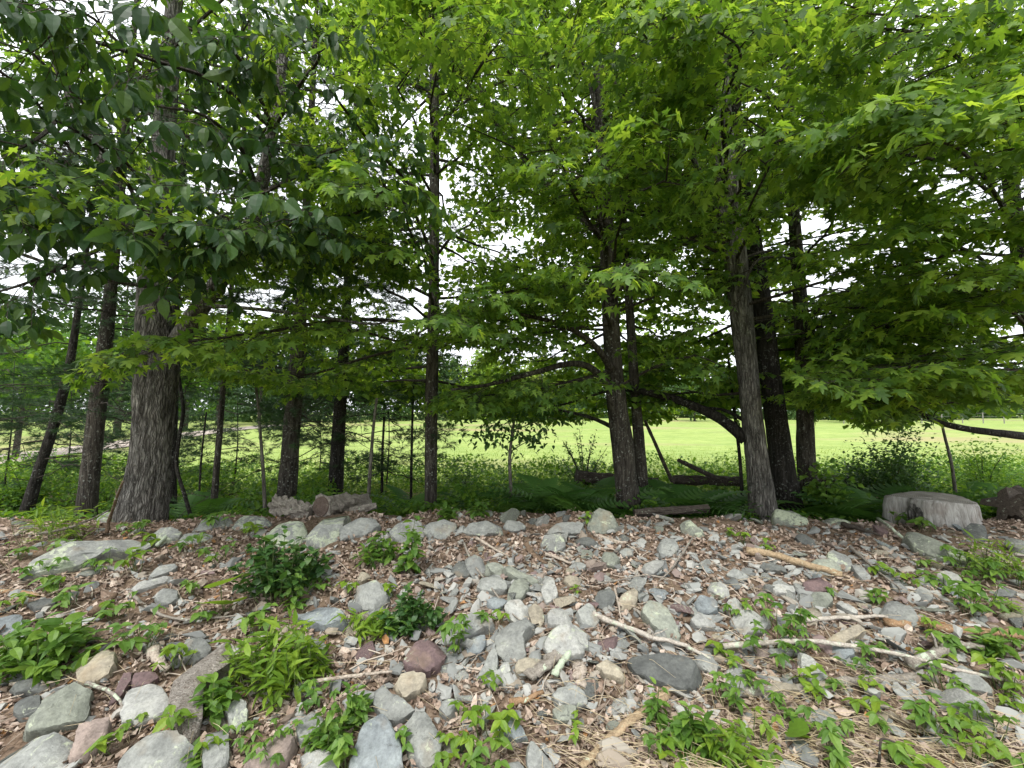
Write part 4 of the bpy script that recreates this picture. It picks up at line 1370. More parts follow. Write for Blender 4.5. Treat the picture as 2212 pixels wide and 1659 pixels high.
S('B', 'n', .04, .08, 'greenish tilted stone right of the green-topped boulder', [(890, 430), (920, 390), (980, 420), (1010, 480), (960, 500), (910, 460)])
S('B', 'n', .02, .03, 'long narrow greenish stone pointing down to the right', [(980, 440), (1000, 418), (1195, 508), (1185, 535), (1090, 512), (1000, 465)], short='the long narrow stone')
S('B', 'n', .0, .08, 'olive-grey stone left of the tall pale one', [(1010, 590), (1040, 510), (1120, 495), (1135, 560), (1090, 620), (1010, 640)])
S('B', 'p', .05, .08, 'tall pale upright stone in the middle of the bank', [(1205, 500), (1240, 475), (1290, 490), (1310, 600), (1290, 665), (1240, 660), (1215, 560)], .6, short='the tall pale stone')
S('B', 'b', .0, .14, 'bluish stone crossed by the long thin stick', [(880, 640), (920, 605), (1000, 620), (1005, 660), (950, 690), (900, 680)])
S('B', 'p', .0, .06, 'flat pale stone under the long thin stick', [(995, 660), (1080, 635), (1140, 690), (1135, 750), (1050, 755), (1000, 720)])
S('B', 't', .0, .05, 'yellowish squared stone below the tall pale stone', [(1140, 670), (1210, 660), (1230, 740), (1210, 790), (1160, 770), (1140, 720)])
S('B', 'p', .02, .12, 'pale stone just above the big speckled slab', [(1250, 700), (1310, 660), (1370, 700), (1400, 770), (1340, 795), (1260, 780)])
S('B', 'g', .0, .16, 'smooth grey stone right of and above the big speckled slab', [(1430, 710), (1500, 660), (1560, 690), (1575, 750), (1540, 790), (1470, 780)])
S('B', 'g', .0, .04, 'large smooth grey slab left of the big speckled slab', [(940, 850), (1000, 780), (1130, 750), (1160, 780), (1100, 850), (1110, 930), (1090, 1010), (1000, 1000), (940, 940)], short='the large smooth slab')
S('B', 'p', .07, .06, 'big pale speckled slab in the centre of the bank', [(1220, 870), (1240, 820), (1340, 790), (1440, 770), (1490, 810), (1485, 900), (1440, 980), (1330, 985), (1260, 940)], short='the big speckled slab')
S('B', 'g', .0, .06, 'wide dark-mottled slab behind the drooping creeper', [(595, 800), (640, 760), (800, 715), (900, 740), (950, 790), (860, 800), (720, 880), (650, 890)])
S('B', 'b', .0, .22, 'bluish rounded stone right of the drooping creeper', [(755, 900), (790, 860), (870, 850), (880, 900), (840, 960), (770, 950)])
S('B', 'u', .0, .16, 'purple rounded stone left of the drooping creeper', [(390, 1000), (410, 920), (460, 875), (560, 880), (640, 940), (600, 1020), (530, 1055), (430, 1060)], short='the purple stone')
S('B', 't', .0, .03, 'yellowish thin flake stone below the purple stone', [(330, 1130), (400, 1050), (500, 1080), (540, 1110), (480, 1170), (390, 1215)], short='the yellowish flake')
S('B', 'g', .03, .04, 'grey slab below the yellowish flake stone', [(185, 1190), (270, 1145), (310, 1200), (420, 1280), (440, 1300), (350, 1360), (240, 1330)])
S('B', 'g', .0, .05, 'grey slab under the pale broken stick', [(15, 1220), (100, 1190), (200, 1190), (190, 1240), (110, 1290), (30, 1270)])
S('B', 'b', .05, .03, 'largest bluish slab at the bottom edge', [(30, 1720), (130, 1420), (190, 1350), (260, 1320), (360, 1440), (365, 1600), (390, 1720)], short='the bottom blue slab')
S('B', 'g', .02, .05, 'pointed grey slab right of the bottom bluish slab', [(395, 1480), (430, 1340), (470, 1275), (520, 1330), (600, 1460), (600, 1580), (510, 1625), (420, 1560)], short='the pointed grey slab')
S('B', 'g', .05, .1, 'small grey stone above the pointed grey slab', [(600, 1290), (640, 1220), (710, 1240), (700, 1310), (640, 1340)])
S('B', 'g', .0, .12, 'squared grey stone below the lichen-coated stick', [(1290, 1210), (1340, 1150), (1420, 1140), (1500, 1210), (1490, 1250), (1420, 1280), (1310, 1250)], short='the squared grey stone')
S('B', 'n', .0, .06, 'flat greenish stone below the squared grey stone', [(1270, 1320), (1310, 1280), (1420, 1270), (1420, 1330), (1370, 1375), (1300, 1360)])
S('B', 't', .0, .22, 'lone tan rounded stone in the leaves right of the speckled slab', [(1555, 1040), (1610, 985), (1680, 1020), (1730, 1090), (1710, 1115), (1620, 1090)], short='the lone tan stone')
S('B', 'd', .0, .10, 'large dark craggy rock under the peeling branch', [(1760, 990), (1800, 950), (1950, 950), (2100, 970), (2200, 1040), (2190, 1110), (2074, 1170), (1900, 1120), (1790, 1060)], .6, short='the dark craggy rock')
S('B', 'n', .02, .05, 'long olive slab lying downhill right of centre', [(1815, 660), (1900, 640), (2000, 700), (2050, 820), (2040, 880), (1970, 840), (1900, 780), (1840, 720)], short='the long olive slab')
S('B', 't', .06, .26, 'round yellowish lichened cobble beside the upright stick', [(1680, 650), (1720, 580), (1770, 560), (1805, 600), (1790, 650), (1720, 685)])
S('B', 'd', .0, .18, 'dark rounded stone left of the yellowish cobble', [(1540, 640), (1570, 570), (1640, 555), (1665, 620), (1640, 680), (1580, 670)])
S('B', 'p', .0, .24, 'pale egg-shaped cobble in the upper right of the bank', [(1825, 440), (1860, 400), (1940, 385), (1960, 420), (1900, 475), (1850, 470)])
S('B', 'g', .0, .24, 'round grey cobble below the lichened crest stones', [(1920, 310), (1950, 270), (2030, 270), (2050, 320), (1990, 365), (1930, 350)])
S('B', 'g', .07, .12, 'lichened stone below the broad crest boulder', [(1220, 290), (1230, 250), (1330, 240), (1360, 310), (1300, 340), (1240, 320)])
S('B', 'g', .0, .16, 'small grey stone at the end of the pale split stick', [(1390, 430), (1420, 400), (1480, 405), (1485, 440), (1430, 460)])
S('B', 'g', .02, .2, 'grey rounded boulder above the low green shrub', [(75, 620), (110, 540), (180, 515), (260, 540), (300, 590), (270, 650), (200, 690), (100, 660)], short='the grey rounded boulder')
S('B', 't', .0, .1, 'small pale tan stone right of the tall pale stone', [(1340, 500), (1400, 480), (1460, 510), (1440, 550), (1370, 550)])
S('B', 'b', .05, .06, 'bluish slab among the pale seedlings at the bottom', [(940, 1400), (970, 1320), (1020, 1320), (1080, 1390), (1130, 1460), (1060, 1480), (980, 1450)])
S('B', 'g', .0, .05, 'pale wedge slab cut by the bottom edge at centre', [(1120, 1560), (1130, 1500), (1180, 1490), (1230, 1560), (1310, 1640), (1300, 1710), (1150, 1710)], short='the pale wedge slab')
S('B', 'g', .0, .1, 'small stone tip at the bottom edge beside the wedge slab', [(960, 1700), (1040, 1600), (1110, 1640), (1130, 1700)])
S('B', 'p', .0, .2, 'small pale rounded stone below the large smooth slab', [(955, 1060), (975, 1020), (1020, 1020), (1030, 1060), (1000, 1100)])
S('B', 't', .0, .03, 'flat tan stone below the large smooth slab', [(1050, 1060), (1060, 1000), (1230, 985), (1240, 1010), (1160, 1050), (1080, 1090)])
S('B', 'g', .0, .04, 'splintered grey shard left of the large smooth slab', [(840, 1090), (930, 900), (950, 1000), (940, 1090), (900, 1115)])
S('B', 'n', .0, .06, 'greenish wedge stone in the upper middle leaf litter', [(1580, 380), (1595, 345), (1650, 330), (1690, 380), (1670, 430), (1610, 420)])
S('B', 'g', .0, .14, 'little grey stone above the olive slab', [(1890, 860), (1910, 810), (1960, 820), (1980, 870), (1930, 890)])
S('B', 'g', .0, .1, 'angular grey stone left of the round grey cobble', [(1690, 340), (1720, 310), (1770, 330), (1770, 360), (1720, 370)])
S('B', 'd', .0, .04, 'dark flat stone below the pointed boulder', [(1410, 260), (1500, 250), (1560, 290), (1520, 310), (1430, 290)])
S('C', 'p', .0, .08, 'large pale stone above the five-leaved creeper', [(300, 740), (340, 680), (400, 680), (470, 720), (540, 770), (480, 830), (380, 840), (310, 810)], short='the large pale stone')
S('C', 't', .0, .14, 'pale tan stone left of the white branch', [(720, 720), (760, 680), (820, 670), (850, 720), (810, 770), (740, 780)])
S('C', 'n', .0, .18, 'greenish rounded stone under the dark purple cobble', [(770, 620), (800, 590), (880, 590), (910, 640), (870, 680), (800, 680)])
S('C', 'u', .02, .2, 'dark purple round cobble at the end of the tan log', [(735, 540), (770, 490), (850, 490), (910, 530), (900, 575), (820, 590), (750, 580)], short='the dark purple cobble')
S('C', 'g', .0, .12, 'big smooth grey stone above the rotten orange log', [(1195, 690), (1230, 650), (1300, 640), (1390, 680), (1425, 740), (1420, 790), (1320, 785), (1220, 740)], short='the big smooth stone')
S('C', 't', .02, .06, 'flat tan stone below the white branch', [(860, 870), (940, 830), (1080, 780), (1115, 800), (1060, 850), (980, 890), (880, 890)], short='the flat tan stone')
S('C', 'b', .0, .05, 'bluish stone with dark spots below the flat tan stone', [(865, 910), (940, 890), (1030, 920), (1060, 960), (980, 985), (900, 960)])
S('C', 'g', .13, .12, 'lichen-covered stone right of the tan log', [(880, 350), (950, 320), (1000, 350), (1030, 420), (1040, 480), (960, 450), (900, 400)])
S('C', 'n', .0, .12, 'broad greenish stone behind the dark purple cobble', [(760, 440), (810, 390), (900, 385), (960, 420), (960, 480), (850, 470)])
S('C', 'p', .0, .06, 'bluish-white slab left of the dark purple cobble', [(525, 560), (560, 540), (670, 555), (680, 590), (560, 590)])
S('C', 'p', .07, .24, 'round pale cobble with a dark patch, upper right part', [(155, 570), (180, 520), (240, 515), (290, 570), (280, 620), (200, 600)])
S('C', 'n', .17, .12, 'thick lichen-crusted stone on the crest below the grey maple', [(540, 150), (550, 95), (660, 90), (760, 130), (750, 170), (640, 185), (560, 190)], .9, .6, 'the thick crest stone')
S('C', 'n', .14, .12, 'long lichened crest stone right of the pointed boulder', [(-20, 150), (30, 140), (100, 200), (140, 230), (90, 250), (0, 220)], .7, .6)
S('C', 'n', .17, .06, 'flat lichen-covered crest stone left of the stump', [(830, 155), (920, 140), (1010, 150), (1010, 185), (900, 190)], .8, .6)
S('C', 'n', .12, .03, 'long plank-like lichened slab pointing down from the stump', [(1340, 230), (1370, 205), (1500, 260), (1680, 340), (1720, 380), (1650, 390), (1450, 320)], .5, .6, 'the plank slab')
S('C', 'd', .03, .06, 'dark slab leaning against the foot of the stump', [(1690, 225), (1750, 170), (1840, 180), (1860, 250), (1800, 290)], .5, .5)
S('C', 'p', .0, .06, 'smooth pale slab right of the yellow seedlings', [(1545, 480), (1590, 450), (1690, 500), (1740, 570), (1650, 560), (1570, 520)], short='the smooth pale slab')
S('C', 'g', .0, .14, 'rounded grey stone left of the smooth pale slab', [(1440, 540), (1470, 480), (1530, 480), (1560, 540), (1500, 570)])
S('C', 'g', .0, .12, 'grey stone touching the right end of the dark craggy rock', [(60, 1000), (120, 975), (220, 1020), (200, 1080), (120, 1060)])
S('C', 'g', .0, .16, 'rounded grey stone in the creeper below the dark craggy rock', [(250, 1110), (330, 1050), (400, 1060), (420, 1110), (380, 1160), (300, 1170)])
S('C', 'g', .05, .03, 'flat grey slab under the thick knotty branch', [(1620, 1080), (1680, 1030), (1760, 1070), (1890, 1170), (1880, 1190), (1740, 1170)])
S('C', 'p', .0, .03, 'narrow pale slab right of the greenish rounded stone', [(930, 640), (960, 630), (1060, 700), (1060, 722), (1000, 705)])
S('C', 'd', .0, .05, 'dark mossy slab beneath the tan log', [(470, 430), (490, 405), (620, 435), (630, 462), (500, 455)])
S('C', 'g', .0, .1, 'grey stone tip cut by the bottom edge right of centre', [(560, 1700), (620, 1600), (720, 1640), (740, 1700)])
S('C', 'g', .0, .1, 'grey stone under the grey slanting stick', [(1260, 520), (1320, 515), (1380, 580), (1330, 590), (1280, 560)])
S('C', 'g', .0, .08, 'slanting grey stone below the rounded grey one by the yellow seedlings', [(1410, 580), (1440, 560), (1520, 620), (1500, 640), (1440, 620)])
S('C', 'd', .0, .05, 'dark flat stone near the right edge under leaning leaves', [(1880, 585), (1960, 560), (2030, 580), (2000, 612), (1910, 607)])
S('C', 'b', .0, .1, 'dark bluish stone above the large pale stone', [(75, 640), (120, 600), (200, 640), (220, 690), (160, 710), (100, 690)])
S('C', 'p', .0, .08, 'pale slanting stone left of the large pale stone', [(50, 750), (100, 720), (200, 770), (190, 800), (80, 790)])
S('C', 'g', .0, .1, 'slanted grey stone below the lichen-covered one', [(1030, 430), (1070, 420), (1140, 490), (1130, 530), (1070, 490)])
S('C', 't', .0, .05, 'flat tan stone among creepers above the long half-buried log', [(490, 1170), (540, 1130), (680, 1140), (700, 1170), (560, 1190)])
S('C', 'g', .0, .1, 'small angular grey stone left of the tan log', [(270, 480), (300, 440), (390, 470), (400, 510), (330, 505)])
S('C', 'd', .0, .06, 'dark square stone below the thick crest stone', [(680, 250), (720, 230), (800, 260), (810, 300), (720, 290)])

# --- smaller stones set in the bank: parts of it
def ico(sub):
    t = (1 + 5 ** .5) / 2
    V = [(-1, t, 0), (1, t, 0), (-1, -t, 0), (1, -t, 0), (0, -1, t), (0, 1, t), (0, -1, -t), (0, 1, -t), (t, 0, -1), (t, 0, 1), (-t, 0, -1), (-t, 0, 1)]
    F = [(0, 11, 5), (0, 5, 1), (0, 1, 7), (0, 7, 10), (0, 10, 11), (1, 5, 9), (5, 11, 4), (11, 10, 2), (10, 7, 6), (7, 1, 8), (3, 9, 4), (3, 4, 2), (3, 2, 6), (3, 6, 8), (3, 8, 9), (4, 9, 5), (2, 4, 11), (6, 2, 10), (8, 6, 7), (9, 8, 1)]
    V = [unit(v) for v in V]
    for _ in range(sub):
        m, G = {}, []
        def mid(a, b):
            k = (min(a, b), max(a, b))
            if k not in m:
                m[k] = len(V)
                V.append(unit(V[a] + V[b]))
            return m[k]
        for a, b, c in F:
            ab, bc, ca = mid(a, b), mid(b, c), mid(c, a)
            G += [(a, ab, ca), (b, bc, ab), (c, ca, bc), (ab, bc, ca)]
        F = G
    return np.array(V), np.array(F)

def chip(rng, sub, flat):
    V, T = ico(sub)
    V = V.copy()
    for _ in range(8):
        d = unit(rng.normal(0, 1, 3) * (1, 1, .7))
        k = rng.uniform(.25, .62)
        V -= np.clip(V @ d - k, 0, None)[:, None] * d
    V *= np.array((1, rng.uniform(.6, .95), flat))
    V += rng.normal(0, .012, V.shape)
    return V / np.abs(V).max(), T

rng = np.random.default_rng(77)
chips = [mesh('stone', *chip(rng, 2, rng.choice((.22, .3, .4, .6))), STONE, 'angle') for k in range(18)]
def hit_foot(x, y, f=.8):
    return any(((x - a) / b) ** 2 + ((y - c) / d) ** 2 < f for a, c, b, d in FOOT)
small, tries = 0, 0
while small < 298 and tries < 9000:
    tries += 1
    x = rng.uniform(0, PW)
    y = rng.uniform(1112, 1160) if tries % 4 == 0 else rng.triangular(1118, 1220, 1659)
    dens = np.interp(x, [0, 500, 800, 1000, 1300, 1900, 2212], [.16, .18, .3, .9, 1, .8, .4])
    if rng.random() > dens * (1 if y < 1450 else .55) or hit_foot(x, y, .7):
        continue
    g = ground_at(x, y)
    if g[1] > 5:
        continue
    s = float(np.clip(rng.lognormal(-2.85, .38), .028, .12))
    o = obj('stone', chips[rng.integers(18)], bank)
    o.location = g + (0, 0, s * .15)
    o.rotation_euler = (rng.normal(.25, .35), rng.normal(0, .3), rng.uniform(0, 6.28))
    o.scale = (s * rng.uniform(.85, 1.4), s, s * rng.uniform(.8, 1.2))
    tn = TONE[rng.choice(list('gggpbntdkug'))]
    o.color = (*(np.array(tn) * rng.uniform(.74, 1.05)), float(rng.choice((0, 0, .05, .09))))
    FOOT.append((x, y, s / g[1] * FPX * .8, s / g[1] * FPX * .5))
    small += 1

mb = MB()
lowchips = [chip(rng, 1, f) for f in (.22, .3, .4)] + [chip(rng, 0, f) for f in (.3, .45, .6)]
def rotm(a, b, c):
    from mathutils import Euler
    return np.array(Euler((a, b, c)).to_matrix())
for k in range(5200):
    x, y = rng.uniform(-60, PW + 60), rng.triangular(1108, 1180, 1680)
    dens = np.interp(x, [0, 500, 800, 1000, 1300, 1900, 2212], [.3, .3, .5, 1, 1, .9, .5])
    if rng.random() > dens:
        continue
    g = ground_at(x, y)
    if g[1] > 5.4:
        continue
    s = float(np.clip(rng.lognormal(-3.5, .5), .010, .085))
    V, T = lowchips[rng.integers(3) + (3 if s < .03 else 0)]
    mb.add(V * s @ rotm(rng.normal(.2, .5), rng.normal(0, .4), rng.uniform(0, 6)).T + g + (0, 0, s * .2), T, rng.random())
m, n, l = newmat('stone_chips')
a = n.new('ShaderNodeAttribute')
a.attribute_name = 'tint'
c = ramp(n, l, a.outputs['Fac'], [(0, (.13, .135, .13)), (.4, (.26, .265, .25)), (.7, (.34, .335, .31)), (.85, (.27, .23, .18)), (1, (.18, .13, .125))])
finish(m, n, l, c, .9, .2)
obj('rubble', mb.mesh('rubble', m), bank, kind='stuff')
# ------------------------------------------------------------------ sticks, fallen branches, logs
WTONE = {'pale': (.37, .315, .26), 'white': (.40, .36, .31), 'grey': (.235, .21, .18), 'brown': (.15, .105, .072), 'orange': (.26, .165, .095), 'dark': (.065, .054, .045), 'tan': (.33, .245, .155), 'umber': (.085, .070, .058)}

def stick(c, tone, lich, rpx, label, rows, name='fallen_branch', cat='branch', lift=.0, flat=1.0, twigs=0, jit=.12, taper=.55, short=None, sides=8):
    rng = np.random.default_rng(len(rows) * 1000 + int(rows[0][0]) + int(rows[0][1]) * 7)
    g = []
    for r in rows:
        px, py = cp(c, r[0], r[1])
        p = ground_at(px, py, (r[2] if len(r) > 2 else 0))
        rad = rpx / 2.074 * .73733 / FPX * p[1]
        g.append(np.append(p + (0, 0, rad * .6 + lift), rad))
    p = smooth_path(g, max(10, 4 * len(g)))
    p[:, :3] += rng.normal(0, .10, (len(p), 3)) * p[:, 3:4]
    rr = p[:, 3] * np.linspace(1.05, taper, len(p)) * (1 + rng.normal(0, .05, len(p)))
    V, T = tube(p[:, :3], rr, sides, jit, rng)
    b = p[0, :3].copy()
    if flat != 1.0:
        V[:, 2] = b[2] + (V[:, 2] - b[2]) * 1.0
        mid = np.repeat(p[:, 2], sides)
        V[:len(mid), 2] = mid + (V[:len(mid), 2] - mid) * flat
    o = obj(name, mesh(name, V - b, T, WOOD, True))
    o.location = b
    o.color = (*WTONE[tone], lich)
    for k in range(twigs):
        i = rng.integers(2, len(p) - 2)
        d = unit(rng.normal(0, 1, 3) + (0, 0, .6))
        q = p[i, :3] + d * np.linspace(0, rng.uniform(.06, .18), 4)[:, None] + rng.normal(0, .006, (4, 3))
        V, T = tube(q, np.linspace(rr[i] * .4, rr[i] * .15, 4), 5, .1, rng)
        w = obj('twig', mesh('twig', V - b, T, WOOD, True), o)
        w.color = (*WTONE[tone], lich)
    tag(o, label, cat, 'dead wood lying on the bank')
    if short:
        LAND.append((*cp(c, *rows[len(rows) // 2][:2]), short))
    return o

K = stick
K('B', 'grey', .0, 7, 'long thin bare stick running down the middle of the bank', [(745, 330), (790, 440), (880, 570), (1000, 730), (1080, 810), (1170, 880)], lift=.05, short='the long thin stick')
K('B', 'white', .06, 16, 'whitish branch with peeling bark slanting across the dark craggy rock', [(1530, 780), (1640, 830), (1780, 880), (1900, 930), (2074, 970), (2150, 1010), (2250, 1060)], lift=.05, twigs=2, short='the peeling branch')
K('B', 'pale', .0, 10, 'pale split stick high in the middle of the bank', [(820, 280), (900, 330), (1010, 390)], lift=.02)
K('B', 'pale', .0, 11, 'pale broken stick right of the rotten bark piece', [(1240, 380), (1300, 400), (1400, 440)], lift=.02)
K('B', 'brown', .0, 24, 'brown rotten bark piece high in the middle of the bank', [(1130, 290), (1160, 370), (1250, 430)], 'bark_piece', 'bark', flat=.6, jit=.25)
K('B', 'pale', .0, 8, 'short pale upright stick beside the yellowish cobble', [(1660, 590), (1680, 680), (1700, 780)], lift=.03)
K('B', 'pale', .0, 13, 'pale broken stick pointing at the yellowish flake stone', [(-290, 1215), (-100, 1190), (100, 1160), (310, 1138)], lift=.05, twigs=2)
K('B', 'grey', .03, 42, 'thick grey-brown wood chunk below the big speckled slab', [(1130, 1160), (1240, 1080), (1330, 1010)], 'wood_chunk', 'wood', flat=.55, jit=.2, taper=.9, lift=.02, short='the grey wood chunk')
K('B', 'grey', .25, 20, 'short stick thickly coated with pale green lichen', [(1295, 1165), (1340, 1090), (1390, 1020)], lift=.05, jit=.2, taper=.8)
K('B', 'pale', .0, 40, 'square-ended pale wood chunk right of the lichen-coated stick', [(1440, 1045), (1445, 1110), (1450, 1180)], 'wood_chunk', 'wood', flat=.5, jit=.15, taper=1.0)
K('B', 'grey', .0, 12, 'grey stick running down beside the squared grey stone', [(1240, 1180), (1310, 1270), (1400, 1390), (1430, 1480)], lift=.03)
K('B', 'orange', .0, 20, 'short orange-brown stick at bottom centre', [(1020, 1300), (1120, 1280), (1230, 1230)], lift=.02)
K('B', 'tan', .0, 36, 'old fibrous tan log half sunk in leaves at bottom centre', [(2000, 1200), (1900, 1290), (1750, 1400), (1600, 1530), (1450, 1680)], 'rotten_log', 'log', flat=.5, jit=.25, short='the fibrous tan log')
K('B', 'pale', .0, 12, 'pale splintered stick below the pointed boulder', [(1540, 250), (1650, 285), (1740, 300)])
K('B', 'grey', .0, 6, 'thin forked twig on the right of the pale egg-shaped cobble', [(2070, 400), (2000, 500), (1930, 570)], lift=.05, twigs=2)
K('B', 'grey', .0, 5, 'thin dark twig lying above the long olive slab', [(1560, 580), (1700, 560), (1850, 530), (1990, 560)], lift=.05)
K('C', 'tan', .0, 21, 'bare tan log piece in the upper right of the bank', [(390, 370), (560, 400), (700, 445), (840, 480), (970, 520)], 'log_piece', 'log', lift=.03, taper=.85, short='the tan log')
K('C', 'white', .0, 13, 'smooth white branch left of the rotten orange log', [(750, 800), (900, 785), (1060, 780), (1190, 770), (1270, 785)], lift=.03, short='the white branch')
K('C', 'white', .06, 15, 'long pale branch stretching to the right edge near the bottom', [(250, 1000), (500, 980), (750, 970), (950, 990), (1200, 1030), (1400, 1075), (1600, 1130), (1800, 1180), (2050, 1235), (2150, 1260)], lift=.07, twigs=4, short='the long pale branch')
K('C', 'grey', .02, 25, 'half-buried grey log below the long pale branch', [(330, 1230), (600, 1215), (800, 1190), (1050, 1160), (1250, 1150), (1420, 1140), (1550, 1160)], 'half_buried_log', 'log', lift=.01, taper=.9, jit=.18, short='the half-buried log')
K('C', 'grey', .06, 30, 'thick knotty branch stub above the long pale branch', [(1380, 1090), (1560, 1020), (1640, 970), (1830, 990)], lift=.04, twigs=3, jit=.2, short='the knotty branch')
K('C', 'orange', .0, 36, 'rotten orange-brown log at the right of the bank', [(1230, 800), (1450, 810), (1700, 850), (2000, 870), (2150, 900)], 'rotten_log', 'log', flat=.6, jit=.28, taper=.9, short='the rotten orange log')
K('C', 'grey', .2, 10, 'long straight stick crusted with pale lichen in front of the stump', [(1110, 130), (1220, 200), (1330, 290), (1450, 360), (1610, 440)], lift=.05, short='the lichened straight stick')
K('C', 'grey', .0, 9, 'straight grey stick slanting below the lichen-covered stone', [(1020, 350), (1100, 420), (1200, 510), (1330, 610)], lift=.04)
K('C', 'dark', .0, 8, 'short black stick standing up at the bottom right', [(1190, 1690), (1200, 1610, .1), (1212, 1520, .16), (1290, 1535, .17)], lift=.02)
K('C', 'pale', .0, 15, 'short pale stick in the dry grass at the bottom', [(1010, 1530), (1100, 1580), (1160, 1600)], lift=.02)
K('C', 'grey', .0, 8, 'thin curved grey twig left of the tan log', [(0, 390), (30, 340), (60, 290)], lift=.04)
K('C', 'brown', .0, 16, 'brown stick below the pale slanting stone', [(0, 790), (120, 800), (310, 840)], lift=.02)
K('C', 'dark', .0, 13, 'dark broken stick on the crest beside the thick crest stone', [(970, 200), (1100, 240), (1200, 270)], lift=.03)
K('A', 'brown', .05, 10, 'brown dead stick leaning up against the big furrowed trunk', [(650, 250), (662, 170, .15), (700, 60, .42), (745, -60, .72)], lift=.02, twigs=2, short='the leaning stick')
K('A', 'grey', .0, 7, 'thin grey stick lying across the long streaked slab', [(220, 325), (420, 280), (560, 220), (655, 165)], lift=.12)
K('A', 'grey', .25, 11, 'small curled twig coated with pale green lichen below the big trunk', [(950, 345), (1000, 300), (1022, 250)], lift=.05, jit=.2)
K('A', 'pale', .0, 9, 'pale dry stick above the ridged slab', [(60, 1200), (180, 1195), (320, 1190)], lift=.04)
K('A', 'grey', .12, 11, 'lichen-tipped stick left of the off-white block', [(520, 1220), (640, 1265), (720, 1330), (740, 1390)], lift=.06)
K('A', 'grey', .0, 9, 'long bent grey stick below the thin plank-like stone', [(790, 620), (860, 690), (950, 750), (1100, 790), (1300, 780), (1500, 760)], lift=.03, twigs=2, short='the bent grey stick')
K('A', 'brown', .0, 34, 'brown rotten wood lump above the leafy plants at the left', [(580, 740), (640, 680), (690, 630)], 'wood_chunk', 'wood', flat=.8, jit=.2)
K('A', 'pale', .05, 34, 'pale decayed wood piece left of the driftwood slab', [(920, 960), (960, 1030), (1020, 1090)], 'wood_chunk', 'wood', flat=.7, jit=.25)
K('A', 'orange', .0, 18, 'orange rotten stick at the left edge', [(-40, 600), (120, 600), (240, 620)], flat=.8)
K('A', 'pale', .0, 14, 'curved pale bark strip near the left edge', [(150, 810), (250, 740), (330, 718)], 'bark_piece', 'bark', flat=.6)
K('A', 'grey', .0, 17, 'upright grey slat of old wood at the bottom beside the upright slab', [(1340, 1330), (1370, 1450), (1400, 1640)], 'wood_chunk', 'wood', flat=.7, taper=.8)

# weathered driftwood slab: outline like a stone but of wood
P = [(1050, 1200), (1090, 1050), (1180, 1000), (1400, 890), (1450, 930), (1420, 1010), (1260, 1110), (1220, 1200), (1235, 1330), (1200, 1480), (1140, 1400), (1090, 1310)]
o = place_rock('A', 'p', 0, .10, 'pale deeply weathered driftwood slab in the lower left of the bank', P, .45, .5, 'the driftwood slab')
m, n, l = newmat('driftwood')
tc = n.new('ShaderNodeTexCoord').outputs['Object']
a1 = noise(n, l, mapping(n, l, tc, (34, 90, 60)), 1.0, 5, .65, 2.0)
b1 = noise(n, l, tc, 12, 3)
c1 = ramp(n, l, a1, [(.33, (.20, .16, .13)), (.5, (.50, .45, .40)), (.7, (.66, .61, .55))])
finish(m, n, l, mixc(n, l, 1.0, c1, ramp(n, l, b1, [(.3, (.8, .78, .76)), (.7, (1.1, 1.1, 1.1))]), 'MULTIPLY'), .9, .1, a1, 1.0, .06)
o.data.materials.clear()
o.data.materials.append(m)
o.name = 'driftwood'
o['category'] = 'wood'
o['group'] = 'dead wood lying on the bank'

def log(name, p0, p1, r0, r1, tone, label, cut=False, knob=.12, cat='log', lich=0.0, bend=0.0):
    rng = np.random.default_rng(int(abs(p0[0] * 1000)))
    k = np.linspace(0, 1, 16)[:, None]
    side = unit(cross(p1 - p0, (0, 0, 1)))
    P = p0 + (p1 - p0) * k + side * bend * np.sin(math.pi * k)
    rr = np.linspace(r0, r1, 16) * (1 + rng.normal(0, .05, 16))
    ph = rng.uniform(0, 6, 3)
    V, T = tube(P, rr, 22, knob * .5, rng, True, lambda t, a: 1 + knob * np.sin(a * 5 + 9 * t + ph[0]) * .5 + knob * .4 * np.sin(a * 11 + 20 * t + ph[1]))
    root = thing(name, p0, label, cat)
    b = obj('bark', mesh('bark', V - p0, T, WOOD, 'angle'), root)
    b.color = (*WTONE[tone], lich)
    if cut:
        d = unit(p1 - p0)
        u = unit(cross(d, (0, 0, 1)))
        w = cross(d, u)
        a = np.linspace(0, 2 * math.pi, 24, endpoint=False)
        c = p0 - d * .012
        V = np.vstack([c, c + (np.outer(np.cos(a), u) + np.outer(np.sin(a), w)) * r0 * .92, c + d * .02 + (np.outer(np.cos(a), u) + np.outer(np.sin(a), w)) * r0 * .96])
        T = [(0, 1 + i, 1 + (i + 1) % 24) for i in range(24)]
        for i in range(24):
            j = (i + 1) % 24
            T += [(1 + i, 25 + i, 25 + j), (1 + i, 25 + j, 1 + j)]
        e = obj('cut_face', mesh('cut_face', V - p0, np.array(T), WOOD), root)
        e.color = (.115, .085, .07, 0)
    return root

